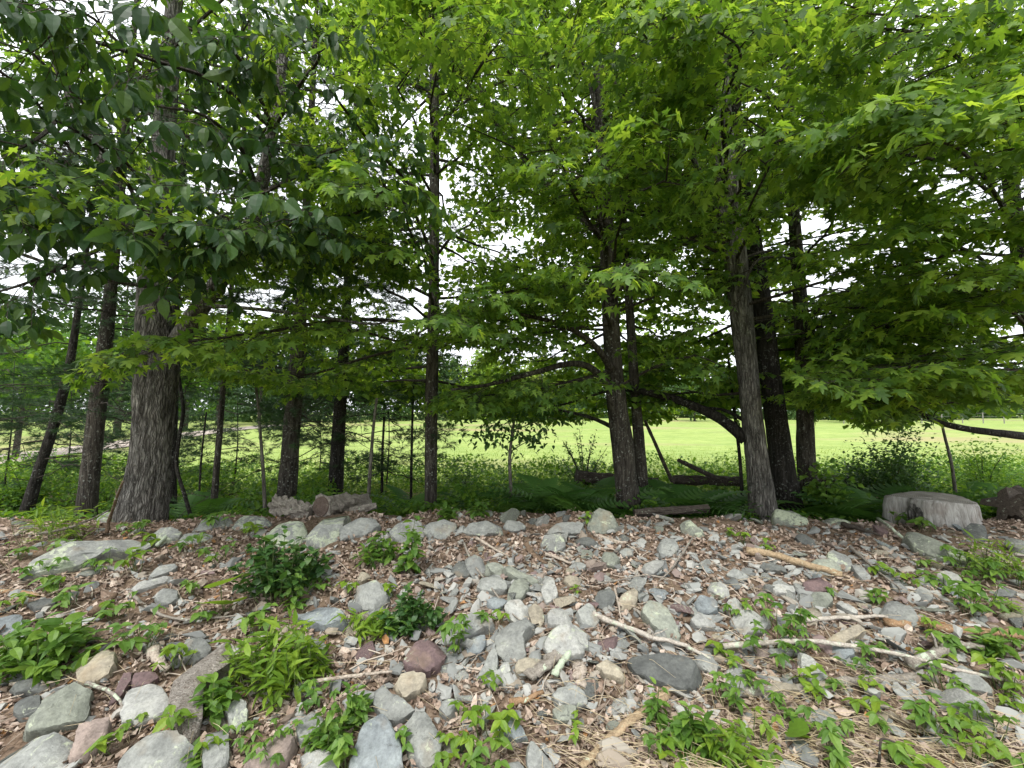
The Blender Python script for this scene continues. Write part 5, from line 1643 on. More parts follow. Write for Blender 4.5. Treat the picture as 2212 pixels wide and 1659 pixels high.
log('rotting_log', at(590, 1090, 4.75), at(672, 1106, 4.75), .085, .075, 'grey', 'shaggy rotting log end resting on the crest behind the lichen-crusted slabs', False, .45)
log('cut_log', at(694, 1094, 4.72), at(790, 1084, 5.4), .115, .09, 'grey', 'rotting log with a dark sawn end facing out behind the lichen-crusted slabs', True, .25)
log('broken_log', at(756, 1106, 4.7), at(812, 1092, 4.85), .045, .035, 'grey', 'short grey broken branch stub right of the sawn log end', False, .2, 'branch')
log('fallen_log', at(1245, 1030, 7.2), at(1420, 1044, 7.4), .10, .085, 'dark', 'dark fallen log lying behind the centre maple under the arching bush', False, .25)
log('fallen_log', at(1455, 1036, 7.3), at(1600, 1040, 7.3), .075, .08, 'dark', 'dark fallen log between the centre maple and the pale furrowed maple', False, .2)
log('fallen_log', at(1775, 1040, 7.6), at(1870, 1042, 7.6), .11, .10, 'dark', 'dark rotten log in shade just left of the dense dark bush', False, .25)
log('fallen_log', at(1370, 1108, 4.95), at(1530, 1098, 5.0), .042, .045, 'dark', 'dark log lying on the crest right of the centre maple foot', False, .2)
log('hollow_log', at(2176, 1092, 4.7), at(2350, 1085, 5.1), .14, .17, 'umber', 'craggy hollow log end at the right edge beyond the stump', False, .7)
log('leaning_branch', at(1452, 1040, 6.6), at(1393, 908, 6.3), .03, .022, 'dark', 'dark bare branch leaning against the thin maple stem', False, .15, 'branch')
log('leaning_branch', at(1545, 1032, 6.9), at(1465, 994, 6.7), .04, .03, 'dark', 'dark broken branch sticking up over the fallen log', False, .15, 'branch')

# --- sawn stump
sp = at(2020, 1128, 4.75)
g0 = float(hg(sp[0], sp[1]))
top = at(2020, 1075, 4.75)[2]
st = thing('tree_stump', (sp[0], sp[1], g0), 'wide sawn grey tree stump standing on the bank at the right', 'stump')
rng = np.random.default_rng(4)
na = 56
ang = np.linspace(0, 2 * math.pi, na, endpoint=False)
rad = .345 * (1 + .04 * np.sin(3 * ang + 1) + .03 * np.sin(7 * ang) + .012 * np.sin(19 * ang))
notch = np.exp(-((ang - R(170)) / .22) ** 2)
rad = rad * (1 - .40 * notch) + .07 * np.exp(-((ang - R(142)) / .14) ** 2)
H = top - g0
lev = [(-.10, 1.10), (.04, 1.06), (.12, 1.035), (.22, 1.01), (H - .015, .985), (H, .965)]
V = []
for h, s in lev:
    r = rad * s * (1 + .01 * rng.normal(0, 1, na))
    V.append(np.column_stack([np.cos(ang) * r, np.sin(ang) * r, np.full(na, h) + (.02 * np.sin(ang * 2) * (h > H - .05))]))
V = np.vstack(V)
T = []
for k in range(len(lev) - 1):
    for i in range(na):
        j = (i + 1) % na
        a, b, c, d = k * na + i, k * na + j, (k + 1) * na + j, (k + 1) * na + i
        T += [(a, b, c), (a, c, d)]
m, n, l = newmat('stump_side')
tc = n.new('ShaderNodeTexCoord').outputs['Object']
a1 = noise(n, l, mapping(n, l, tc, (26, 26, 5)), 1.0, 6, .65, .8)
b1 = noise(n, l, tc, 5, 4)
c1 = ramp(n, l, a1, [(.30, (.12, .104, .09)), (.48, (.31, .295, .275)), (.68, (.48, .465, .44))])
c1 = mixc(n, l, ramp(n, l, b1, [(.5, (0, 0, 0)), (.68, (.5, .5, .5))]), c1, (.20, .155, .13))
finish(m, n, l, c1, .9, .1, a1, .8, .03)
obj('side', mesh('side', V, np.array(T), m, True), st)
r = rad * .963
cv = [np.array([[0, 0, H + .004]])]
for s in (.3, .6, .85, 1.0):
    cv.append(np.column_stack([np.cos(ang) * r * s, np.sin(ang) * r * s, np.full(na, H + .002) + .02 * np.sin(ang * 2) * s + rng.normal(0, .002, na)]))
CV = np.vstack(cv)
T = [(0, 1 + i, 1 + (i + 1) % na) for i in range(na)]
for k in range(3):
    for i in range(na):
        j = (i + 1) % na
        a, b, c, d = 1 + k * na + i, 1 + k * na + j, 1 + (k + 1) * na + j, 1 + (k + 1) * na + i
        T += [(a, d, c), (a, c, b)]
m, n, l = newmat('stump_face')
tc = n.new('ShaderNodeTexCoord').outputs['Object']
wv = n.new('ShaderNodeTexWave')
wv.wave_type = 'RINGS'
wv.rings_direction = 'Z'
wv.inputs['Scale'].default_value = 18
wv.inputs['Distortion'].default_value = 3
wv.inputs['Detail'].default_value = 3
l.new(tc, wv.inputs['Vector'])
b1 = noise(n, l, tc, 7, 5)
c1 = mixc(n, l, .35, ramp(n, l, b1, [(.3, (.20, .18, .15)), (.7, (.36, .335, .30))]), wv.outputs['Color'], 'MULTIPLY')
finish(m, n, l, c1, .9, .1, b1, .5, .02)
obj('cut_face', mesh('cut_face', CV, np.array(T), m), st)
for i, (da, w_) in enumerate(((R(196), .045), (R(204), .05), (R(211), .03))):
    c0 = np.array((math.cos(da), math.sin(da))) * .345
    p = np.array([(c0[0], c0[1], -.03), (c0[0] * .98, c0[1] * .98, H * .5), (c0[0] * .95, c0[1] * .95, H - .05 - .03 * i)])
    V, T = tube(p, [w_, w_ * .9, w_ * .6], 8, .2, rng)
    obj('bark_strip', mesh('bark_strip', V, T, BARK['grey'], True), st)
LAND.append((2022, 1110, 'the sawn stump'))
LAND.append((305, 1110, 'the big furrowed trunk'))
# ------------------------------------------------------------------ plants on the bank
def seg(mb, a, b, r0, r1, rng, sides=3):
    m = (a + b) / 2 + rng.normal(0, .04, 3) * np.linalg.norm(b - a)
    V, T = tube(np.array([a, m, b]), [r0, (r0 + r1) / 2, r1], sides, 0, rng, False)
    mb.add(V, T)

def compound(M, rng, tip, az, nleaf, ls, pitch):
    spread = {3: (-85, 0, 85), 5: (-105, -52, 0, 52, 105)}[nleaf]
    for a in spread:
        s = ls * (1.0 if a == 0 else .86 if abs(a) < 90 else .7)
        M.append(leaf_mat4(tip, az + R(a + rng.normal(0, 7)), R(rng.normal(pitch, 14)), R(rng.normal(0, 16)), s * rng.uniform(.85, 1.1), .78 if nleaf == 5 else .92))

PLANT = {  # name, category, words, leaf colour, leaf shape
    'ivy': ('ivy_seedling', 'plant', 'three-leaved green seedling', 'broad', 'ovate'),
    'pale': ('ivy_seedling', 'plant', 'pale yellow-green three-leaved seedling', 'bright', 'ovate'),
    'creep': ('creeper_plant', 'plant', 'five-leaved creeper', 'broad', 'ovate'),
    'shrub': ('low_shrub', 'shrub', 'dense small-leaved green shrub', 'shrub', 'ovate'),
    'lance': ('lance_weed', 'plant', 'clump of bright narrow-leaved weed', 'bright', 'lance'),
    'tall': ('upright_seedling', 'plant', 'upright leafy seedling', 'broad', 'oval'),
    'leafy': ('leafy_plant', 'plant', 'broad-leaved green plant', 'broad', 'oval'),
    'big': ('large_leaved_plant', 'plant', 'plant with two large round leaves', 'bright', 'round'),
    'weed': ('weed_tuft', 'plant', 'tuft of pale grassy weed', 'bright', 'lance'),
}
USED = set()
def where(px, py, words, i):
    """a phrase that ties the plant to the landmark beside it"""
    best = sorted(LAND, key=lambda q: math.hypot(q[0] - px, (q[1] - py) * 1.4))
    for q in best[:7]:
        dx, dy = px - q[0], (py - q[1]) * 1.4
        if abs(dx) > abs(dy):
            rel = 'right of' if dx > 0 else 'left of'
        else:
            rel = 'below' if dy > 0 else 'above'
        far = 'close' if math.hypot(dx, dy) < 90 else 'well'
        for t in (f'{words} {rel} {q[2]}', f'{words} {far} {rel} {q[2]}'):
            if t not in USED:
                USED.add(t)
                return t
    raise ValueError('no label for plant %d' % i)

def plant(i, c, x, y, kind, w, h, n, size=None, extra=''):
    """x, y: middle of the plant in the enlarged view; w, h its size there"""
    name, cat, words, lk, shape = PLANT[kind]
    rng = np.random.default_rng(900 + i)
    px, py = cp(c, x, y)
    k = .73733 / 2.074
    G = ground_at(px, py + h * k * .38)
    sc = G[1] / FPX * k
    W, H = w * sc, h * sc
    ls = (size or 75) * sc
    lab = where(px, py, (extra + ' ' if extra else '') + words, i)
    root = thing(name, G, lab, cat, 'green plants growing on the bank')
    M, st = [], MB()
    away = np.array((rng.normal(0, .2), rng.normal(0, .2), 0))
    if kind in ('ivy', 'pale', 'creep'):
        n = int(n * 1.35 + .5)
        for j in range(n):
            a = rng.uniform(0, 6.28)
            r = math.sqrt(rng.random())
            q = np.array((G[0] + math.cos(a) * r * W * .42, G[1] + math.sin(a) * r * W * .35, 0))
            q[2] = float(hg(q[0], q[1]))
            hh = H * rng.uniform(.25, .75) + .03
            tip = q + np.array((rng.normal(0, .02), rng.normal(-.02, .02), hh))
            seg(st, q * .6 + G * .4 if j else G, tip, .003, .0018, rng)
            compound(M, rng, tip, rng.normal(math.pi, 1.1), 5 if kind == 'creep' else 3, ls * .86 * rng.uniform(.7, 1.15), -12)
    elif kind in ('shrub', 'leafy'):
        for j in range(n):
            a = rng.uniform(0, 6.28)
            r = math.sqrt(rng.random())
            e = G + np.array((math.cos(a) * r * W * .54, math.sin(a) * r * W * .34, H * (.18 + .85 * (1 - r * .75) * rng.uniform(.3, 1.05))))
            b = G + (e - G) * (.5, .5, 0)
            b[2] = float(hg(b[0], b[1]))
            seg(st, b, e, .004, .002, rng)
            for t in np.linspace(.35, 1, 6 if kind == 'shrub' else 4):
                for s in (0, math.pi):
                    az = a + s + rng.normal(0, .6)
                    M.append(leaf_mat4(b + (e - b) * t, az, R(rng.normal(8, 25)), R(rng.normal(0, 25)), ls * (.78 if kind == 'shrub' else .85) * rng.uniform(.6, 1.2), 1.05))
            M.append(leaf_mat4(e, rng.uniform(0, 6.28), R(35), 0, ls * .7, 1.0))
    elif kind in ('lance', 'weed'):
        for j in range(n):
            a = rng.uniform(0, 6.28)
            r = math.sqrt(rng.random())
            b = np.array((G[0] + math.cos(a) * r * W * .42, G[1] + math.sin(a) * r * W * .28, 0))
            b[2] = float(hg(b[0], b[1]))
            e = b + np.array((rng.normal(0, .05), rng.normal(-.03, .04), H * rng.uniform(.4, .8)))
            seg(st, b, e, .0025, .0015, rng)
            for t in np.linspace(.25, 1, 6 if kind == 'lance' else 4):
                az = rng.uniform(0, 6.28)
                M.append(leaf_mat4(b + (e - b) * t, az, R(rng.normal(18, 22)), R(rng.normal(0, 20)), ls * rng.uniform(.7, 1.2), 1.2 if kind == 'lance' else .7))
    elif kind == 'tall':
        for j in range(n):
            e = G + np.array((rng.normal(0, W * .2), rng.normal(0, W * .15), H * rng.uniform(.75, 1.0) * (1 if j == 0 else .6)))
            seg(st, G, e, .005, .002, rng)
            for t in np.linspace(.15, 1, 10):
                for s in (0, math.pi):
                    az = t * 9 + s + rng.normal(0, .3)
                    p = G + (e - G) * t
                    M.append(leaf_mat4(p + np.array((math.sin(az), math.cos(az), .2)) * .015, az, R(rng.normal(5, 22)), R(rng.normal(0, 15)), ls * (1.1 - .4 * t) * rng.uniform(.8, 1.1), 1.25))
    elif kind == 'big':
        for dx, dy, s in ((-.1, .55, 1.1), (.0, .12, .95), (.35, .2, .5)):
            tip = G + np.array((dx * W, 0, dy * H + .02))
            seg(st, G, tip, .004, .003, rng)
            M.append(leaf_mat4(tip, rng.normal(2.6, .5), R(30), R(rng.normal(0, 20)), ls * s, 1.0))
    if st.n:
        obj('stem', st.mesh('stem', STEM, False, G), root, kind='stuff')
    put_leaves(root, G, np.array(M), [(999, shape)], lk, 34, 9, 'foliage')

PL = [
    ('A', 250, 930, 'leafy', 600, 360, 46, 105), ('A', 1700, 440, 'shrub', 540, 430, 62, 72), ('A', 1660, 1010, 'lance', 540, 420, 60, 120),
    ('A', 1360, 620, 'big', 260, 260, 3, 190), ('A', 820, 420, 'pale', 150, 170, 5, 75), ('A', 920, 275, 'pale', 120, 80, 4, 70), ('A', 610, 420, 'ivy', 200, 160, 7, 65),
    ('A', 1340, 160, 'ivy', 190, 120, 7, 65), ('A', 1500, 200, 'pale', 170, 90, 5, 60), ('A', 1170, 290, 'ivy', 150, 120, 5, 70), ('A', 1330, 360, 'ivy', 260, 130, 9, 60), ('A', 1150, 570, 'creep', 110, 110, 2, 70),
    ('A', 270, 570, 'ivy', 200, 90, 5, 80), ('A', 100, 650, 'pale', 160, 110, 4, 80), ('A', 60, 370, 'ivy', 180, 130, 5, 75), ('A', 380, 350, 'ivy', 160, 120, 5, 60),
    ('A', 370, 170, 'weed', 460, 240, 40, 90), ('A', 810, 215, 'ivy', 200, 100, 7, 70), ('A', 230, 460, 'creep', 220, 110, 5, 70), ('A', 690, 700, 'ivy', 220, 110, 7, 80),
    ('A', 860, 860, 'ivy', 280, 220, 11, 90), ('A', 1070, 990, 'pale', 170, 170, 5, 85), ('A', 1290, 1230, 'leafy', 170, 340, 10, 110), ('A', 1130, 1410, 'pale', 200, 190, 4, 120),
    ('A', 1290, 1550, 'pale', 100, 130, 2, 105), ('A', 640, 1540, 'pale', 140, 110, 3, 95), ('A', 1600, 760, 'ivy', 260, 170, 7, 95), ('A', 1800, 600, 'tall', 150, 260, 2, 62),
    ('A', 1680, 1300, 'pale', 100, 120, 3, 75), ('A', 1940, 1230, 'creep', 220, 140, 5, 80), ('A', 1990, 1480, 'leafy', 240, 330, 20, 75), ('A', 1690, 1540, 'creep', 300, 190, 8, 75),
    ('A', 1480, 1420, 'ivy', 110, 100, 3, 70), ('A', 1160, 1620, 'leafy', 160, 140, 8, 85), ('A', 1500, 1540, 'ivy', 120, 110, 3, 70), ('A', 840, 1410, 'pale', 90, 60, 2, 70),
    ('A', 1250, 720, 'ivy', 120, 100, 3, 80), ('A', 1890, 1010, 'lance', 300, 200, 18, 95), ('A', 1910, 520, 'ivy', 200, 120, 6, 75), ('A', 430, 640, 'ivy', 170, 120, 5, 75),
    ('B', 200, 330, 'leafy', 220, 260, 20, 62), ('B', 410, 320, 'tall', 150, 440, 4, 78), ('B', 45, 570, 'pale', 110, 90, 4, 62), ('B', 430, 720, 'shrub', 380, 270, 34, 68), ('B', 170, 790, 'lance', 260, 170, 20, 85),
    ('B', 690, 850, 'creep', 240, 300, 7, 82), ('B', 860, 770, 'creep', 100, 110, 2, 75), ('B', 950, 750, 'pale', 120, 70, 2, 65), ('B', 900, 1150, 'pale', 120, 130, 3, 75), ('B', 900, 1410, 'pale', 240, 230, 7, 115),
    ('B', 1080, 1380, 'pale', 130, 130, 2, 105), ('B', 660, 1480, 'pale', 90, 110, 2, 95), ('B', 770, 1530, 'pale', 140, 150, 4, 105), ('B', 640, 1610, 'pale', 150, 110, 3, 100), ('B', 840, 1610, 'ivy', 200, 140, 5, 100),
    ('B', 390, 1510, 'ivy', 80, 160, 4, 70), ('B', 70, 1320, 'leafy', 190, 240, 14, 72), ('B', 20, 1560, 'ivy', 130, 240, 6, 100), ('B', 1420, 1430, 'pale', 100, 90, 3, 65), ('B', 720, 1310, 'pale', 70, 110, 2, 60),
    ('B', 1500, 150, 'pale', 70, 110, 4, 48), ('B', 660, 110, 'leafy', 130, 90, 8, 65), ('B', 860, 90, 'leafy', 150, 130, 9, 62), ('B', 1915, 1310, 'tall', 70, 240, 2, 70), ('B', 1890, 1550, 'ivy', 130, 140, 4, 85),
    ('B', 1990, 1590, 'pale', 150, 140, 4, 90), ('B', 2030, 1470, 'ivy', 120, 130, 4, 85), ('B', 1420, 590, 'pale', 60, 60, 2, 40), ('B', 300, 590, 'pale', 110, 90, 4, 60),
    ('C', 590, 770, 'creep', 300, 220, 9, 88), ('C', 540, 890, 'creep', 500, 180, 12, 82), ('C', 300, 700, 'creep', 90, 110, 3, 68), ('C', 370, 665, 'pale', 70, 60, 2, 60), ('C', 230, 935, 'pale', 100, 90, 3, 72),
    ('C', 270, 1020, 'pale', 100, 80, 3, 72), ('C', 1170, 985, 'creep', 240, 100, 6, 75), ('C', 1200, 460, 'pale', 130, 110, 4, 75), ('C', 1330, 510, 'pale', 190, 80, 6, 62), ('C', 1150, 620, 'ivy', 150, 110, 5, 65),
    ('C', 900, 600, 'ivy', 60, 60, 2, 62), ('C', 1760, 640, 'creep', 300, 230, 11, 100), ('C', 1590, 530, 'ivy', 210, 110, 6, 80), ('C', 1720, 440, 'creep', 400, 150, 12, 80), ('C', 1880, 380, 'weed', 420, 230, 44, 85),
    ('C', 1970, 665, 'weed', 200, 90, 14, 70), ('C', 1590, 900, 'creep', 200, 150, 5, 85), ('C', 1520, 820, 'pale', 130, 110, 4, 62), ('C', 1870, 900, 'leafy', 200, 160, 10, 90), ('C', 2010, 900, 'creep', 150, 130, 4, 90),
    ('C', 730, 1110, 'pale', 130, 150, 4, 80), ('C', 800, 1215, 'pale', 130, 110, 3, 78), ('C', 950, 1180, 'ivy', 110, 90, 3, 70), ('C', 1090, 1270, 'pale', 120, 120, 3, 88), ('C', 1120, 1160, 'pale', 100, 110, 3, 70),
    ('C', 290, 1210, 'creep', 210, 200, 6, 92), ('C', 430, 1150, 'creep', 140, 130, 4, 80), ('C', 1490, 985, 'pale', 150, 110, 4, 72), ('C', 1030, 1030, 'ivy', 180, 70, 5, 65), ('C', 1590, 1150, 'ivy', 180, 150, 7, 80),
    ('C', 1950, 1110, 'pale', 180, 240, 9, 85), ('C', 2000, 1270, 'pale', 150, 110, 4, 80), ('C', 1500, 1390, 'creep', 250, 260, 8, 112), ('C', 1660, 1380, 'pale', 140, 170, 5, 95), ('C', 1850, 1390, 'creep', 230, 190, 7, 92),
    ('C', 1790, 1540, 'pale', 260, 190, 9, 82), ('C', 590, 1290, 'creep', 120, 140, 3, 88), ('C', 730, 1380, 'creep', 150, 160, 4, 92), ('C', 660, 1470, 'big', 130, 110, 3, 120), ('C', 430, 1450, 'pale', 220, 170, 7, 85),
    ('C', 250, 1540, 'lance', 280, 240, 26, 105), ('C', 70, 1450, 'leafy', 170, 320, 16, 100), ('C', 900, 1540, 'creep', 170, 250, 5, 118), ('C', 1260, 1570, 'ivy', 140, 170, 4, 105), ('C', 1350, 1600, 'pale', 190, 110, 4, 120),
    ('C', 470, 1600, 'pale', 150, 110, 4, 80), ('C', 960, 1420, 'ivy', 110, 110, 3, 80), ('C', 1220, 1430, 'ivy', 100, 130, 3, 80), ('C', 1960, 1600, 'ivy', 180, 120, 5, 90), ('C', 1690, 1240, 'ivy', 160, 110, 5, 80),
    ('C', 400, 110, 'leafy', 240, 90, 14, 60), ('C', 260, 240, 'pale', 60, 50, 2, 48), ('C', 370, 275, 'pale', 90, 80, 3, 55), ('C', 500, 315, 'pale', 110, 70, 4, 48), ('C', 1290, 150, 'ivy', 90, 90, 4, 55),
    ('C', 1490, 190, 'ivy', 190, 70, 6, 60), ('C', 1440, 420, 'ivy', 110, 70, 3, 60), ('C', 2040, 520, 'creep', 120, 150, 4, 85),
]
for i, p in enumerate(PL):
    plant(i, *p)

# ------------------------------------------------------------------ ferns and undergrowth behind the crest
rng = np.random.default_rng(40)
fr_me = mesh('frond', *TPL['frond'], LMS['fern'])
def fern(px, Y, size, label, n=9):
    q = at(px, 1000, Y)
    G = gpt(q[0], Y)
    size *= 1.25
    root = thing('fern', G, label, 'fern', 'ferns growing behind the bank')
    a0 = rng.uniform(0, 6.28)
    for j in range(n):
        az = a0 + j * 6.28 / n + rng.normal(0, .2)
        M = leaf_mat4(np.zeros(3), az, R(rng.uniform(18, 48)), R(rng.normal(0, 12)), size * rng.uniform(.75, 1.1), 1.15)
        o = bpy.data.objects.new('frond', fr_me)
        COL.objects.link(o)
        o.parent = root
        o.matrix_basis = Matrix(M.tolist())
FERN_AT = [(1135, 5.15, .50, 'between the thin pale sapling and the slim maple'), (1180, 5.1, .55, 'right beside the thin pale sapling foot'), (1240, 5.2, .55, 'between the thin sapling and the pointed boulder'),
           (1215, 5.7, .6, 'one step behind the crest left of the pointed boulder'), (1290, 5.6, .65, 'just behind the pointed boulder'), (1285, 6.2, .7, 'well behind the pointed boulder in shade'),
           (1430, 5.6, .6, 'right against the centre maple foot'), (1480, 5.4, .65, 'behind the dark crest log'), (1530, 5.6, .7, 'between the dark crest log and the pale furrowed maple'),
           (1460, 6.3, .7, 'below the leaning bare branch'), (1580, 5.9, .7, 'left of the pale furrowed maple foot'), (1560, 6.6, .7, 'in front of the fallen log near the pale furrowed maple'),
           (1800, 5.6, .6, 'right of the vine-covered maple foot'), (1850, 5.4, .65, 'two steps right of the vine-covered maple foot'), (1890, 5.8, .7, 'in front of the dense dark bush'),
           (1820, 6.5, .7, 'below the dark rotten log by the dense bush'), (1940, 6.3, .7, 'beneath the dense dark bush, behind the stump'), (2140, 5.6, .6, 'between the stump and the hollow log'),
           (400, 5.5, .5, 'right of the big furrowed trunk in shade'), (450, 5.8, .55, 'below the thin dark stem near the big trunk'), (530, 5.9, .55, 'left of the grey pine behind the logs'),
           (880, 5.8, .5, 'left of the slim maple in shade'), (1020, 5.7, .55, 'in the shade right of the slim maple'), (2070, 6.2, .7, 'directly behind the stump')]
for px, Y, s, wh in FERN_AT:
    fern(px, Y, s, 'green fern ' + wh)

def scatter_leaves(n, ylo, yhi, hfun, ls, lk, name, shape='ovate', seed=1, xr=None):
    g = np.random.default_rng(seed)
    y = g.uniform(ylo, yhi, n)
    x = g.uniform(-1, 1, n) * y * 1.32
    base = hg(x, y)
    hh = hfun(x, y, g)
    M = leaf_mats(np.column_stack([x, y, base + hh]), g.uniform(0, 6.28, n), np.radians(g.normal(0, 28, n)), np.radians(g.normal(0, 28, n)), ls * g.uniform(.6, 1.3, n), 1.2)
    mb = MB()
    mb.add(*merge_leaves(M, shape, g))
    return mb

def uh(x, y, g):
    top = .08 + .60 * np.clip((y - 5.5) / 3, 0, 1) + .26 * np.sin(1.7 * x + 1.1 * y) * np.sin(.9 * x - .6 * y + 2) + .10 * np.sin(6 * x + 2 * y)
    return np.clip(top, .08, 1.0) * g.random(len(x)) ** .6
mb = scatter_leaves(60000, 5.05, 10.8, uh, .085, 'under', 'undergrowth', 'oval_far', 3)
obj('undergrowth', mb.mesh('undergrowth', LM['under']), kind='stuff')

# upright weeds at the edge of the meadow
g = np.random.default_rng(8)
M = []
for k in range(2000):
    y = g.uniform(7.2, 12.5)
    x = g.uniform(-1, 1) * y * 1.32
    b = gpt(x, y)
    h = g.uniform(.3, .8) * (.7 + .3 * math.sin(1.3 * x + .7 * y))
    lean = g.normal(0, .08, 2)
    for t in np.linspace(.2, 1, 11):
        M.append(leaf_mat4(b + (lean[0] * t * h, lean[1] * t * h, h * t), g.uniform(0, 6.28), R(g.normal(28, 15)), R(g.normal(0, 15)), .10 * (1.15 - .6 * t) * g.uniform(.8, 1.2), .5))
mb = MB()
mb.add(*merge_leaves(np.array(M), 'oval_far', g))
obj('meadow_weeds', mb.mesh('meadow_weeds', LM['grass']), kind='stuff')
# meadow grass
n = 16000
y = 9.8 + 13 * g.random(n) ** 1.8
x = g.uniform(-1, 1, n) * y * 1.35
z = field_z(x, y)
M = leaf_mats(np.column_stack([x, y, z - .02]), g.uniform(0, 6.28, n), np.radians(g.uniform(50, 88, n)), np.radians(g.uniform(0, 180, n)), g.uniform(.10, .22, n) * np.interp(y, [9, 14, 23], [1.1, .9, .35]), .20 * (1 + y / 25))
mb = MB()
mb.add(*merge_leaves(M, 'oval_far', g))
obj('grass', mb.mesh('grass', LM['grass']), kind='stuff')

# ------------------------------------------------------------------ shrubs and saplings behind the bank
def bush(name, px, Y, w, h, n, ls, label, leaf='shrub', arch=False, shape='oval_far', cat='shrub', nst=14):
    q = at(px, 1000, Y)
    G = gpt(q[0], Y)
    t = Tree(name, G, label, 'twig', leaf, int(px), 'shrubs and saplings in the undergrowth', cat)
    g = t.rng
    stem = MB()
    M = []
    for j in range(nst):
        a = g.uniform(0, 6.28)
        r = math.sqrt(g.random()) * w / 2
        e = G + np.array((math.cos(a) * r, math.sin(a) * r * .7, h * g.uniform(.45, 1) * (1 - .5 * (2 * r / w) ** 2)))
        m = G + (e - G) * (.35, .35, .6)
        p = smooth_path([G, m, e], 8)
        V, T = tube(p, np.linspace(.012, .003, len(p)), 4, 0, g, False)
        stem.add(V, T)
        for _ in range(n // nst):
            f = g.uniform(.25, 1)
            b = np.array([np.interp(f, np.linspace(0, 1, len(p)), p[:, k]) for k in range(3)]) + g.normal(0, .035 if arch else .13, 3)
            b[2] = max(b[2], G[2] + .05)
            M.append(leaf_mat4(b, g.uniform(0, 6.28), R(g.normal(5, 30)), R(g.normal(0, 30)), ls * g.uniform(.6, 1.2), 1.2))
    obj('stem', stem.mesh('stem', BARK['twig'], False, G), t.root, kind='stuff')
    put_leaves(t.root, G, np.array(M), [(999, shape)], leaf, 0, 9, 'foliage')
bush('dense_bush', 1925, 6.8, 1.7, 1.65, 4200, .065, 'dense dark green bush at the right, behind the stump')
bush('dense_bush', 1835, 7.0, 1.0, 1.0, 900, .065, 'small dark bush at the left flank of the dense dark bush')
bush('arching_bush', 1262, 7.6, 1.2, 1.65, 1500, .05, 'airy bush with arching stems left of the centre maple', arch=True, nst=18)
bush('tangled_bush', 2120, 7.2, 2.2, 1.25, 2600, .06, 'tangled light green bush at the right edge of the meadow', 'under')
bush('shady_bush', 60, 6.8, 2.0, 1.0, 1900, .07, 'shady green bush beneath the leaning pine at the left edge', 'under')
bush('shady_bush', 240, 7.0, 1.8, .8, 1500, .065, 'dim green thicket behind the smooth dark grey pine', 'under')
bush('shady_bush', 460, 7.6, 1.4, .75, 1100, .06, 'low green bush right of the big furrowed trunk', 'under')
bush('shady_bush', 700, 8.2, 1.2, .75, 800, .06, 'low leafy bush between the two dark pine trunks', 'under')
bush('shady_bush', 1000, 7.6, 1.2, .8, 900, .06, 'leafy bush just right of the slim maple trunk', 'shrub')
bush('shady_bush', 1120, 7.0, 1.5, .6, 1100, .06, 'low dark bush behind the thin pale sapling', 'shrub')
bush('vine_clump', 1780, 5.9, .55, .85, 700, .085, 'climbing vine leaves round the foot of the upright maple', 'broad', shape='ovate', cat='vine')
bush('shady_bush', 1440, 7.8, 1.0, .7, 800, .055, 'green bush between the centre maple and the leaning bare branch', 'under')

def sapling(name, rows, Y, label, bark='sapling', leaf='maple', crown=(), seed=1, ls=.09, shape='oval'):
    pts = ptrunk(rows, Y)
    b = np.array(pts[0][:3])
    t = Tree(name, b, label, bark, leaf, seed, 'shrubs and saplings in the undergrowth', 'sapling')
    t.twig_mat = BARK[bark]
    t.trunk(pts, 8, 18)
    M = []
    for cx, cy, rx, ry, n in crown:
        c = at(cx, cy, Y)
        end, r = t.on_trunk(c[2] - .15)
        V, T = tube(np.array([end, (end + c) / 2 + t.rng.normal(0, .02, 3), c]), [.008, .006, .003], 4, 0, t.rng, False)
        t.tw.add(V, T)
        for _ in range(n):
            q = at(cx + t.rng.normal(0, rx * .5), cy + t.rng.normal(0, ry * .5), Y + t.rng.normal(0, .3))
            M.append(leaf_mat4(q, t.rng.uniform(0, 6.28), R(t.rng.normal(-15, 25)), R(t.rng.normal(0, 25)), ls * t.rng.uniform(.7, 1.15), 1.15))
    if t.tw.n:
        obj('branchlets', t.tw.mesh('branchlets', BARK[bark], False, b), t.root, kind='stuff')
    if M:
        put_leaves(t.root, b, np.array(M), [(999, shape)], leaf, 60, 7)
    return t
sapling('sapling', [(1103, 1122, 8), (1103, 1050, 8), (1101, 990, 7), (1106, 940, 6), (1112, 900, 5)], 5.3, 'thin pale sapling with a dark leafy top in front of the meadow', 'sapling', 'shrub',
        [(1050, 945, 60, 24, 70), (1110, 925, 70, 30, 110), (1155, 945, 50, 22, 60), (1110, 980, 26, 40, 26), (1080, 900, 120, 40, 190), (1180, 900, 70, 30, 80)], 61, .075)
sapling('sapling', [(572, 1092, 9), (568, 1010, 8), (562, 930, 7), (556, 860, 6), (548, 800, 5)], 5.7, 'thin pale grey sapling standing left of the grey pine', 'sapling', seed=62)
sapling('sapling', [(795, 1090, 9), (800, 1010, 8), (806, 930, 7), (814, 860, 6)], 5.8, 'thin grey sapling with a forked top right of the black pine', 'sapling', seed=63)
sapling('sapling', [(888, 1066, 6), (889, 990, 6), (891, 900, 5), (894, 820, 4)], 7.0, 'very thin black stem left of the slim maple', 'dark', seed=65)
sapling('sapling', [(825, 1056, 7), (826, 980, 6), (830, 900, 5)], 7.4, 'dark young stem standing behind the forked grey sapling', 'dark', seed=66)
sapling('sapling', [(1604, 1080, 9), (1598, 990, 8), (1588, 900, 8), (1578, 820, 6), (1570, 740, 5)], 6.4, 'thin dark sapling just left of the pale furrowed maple', 'dark', seed=67)
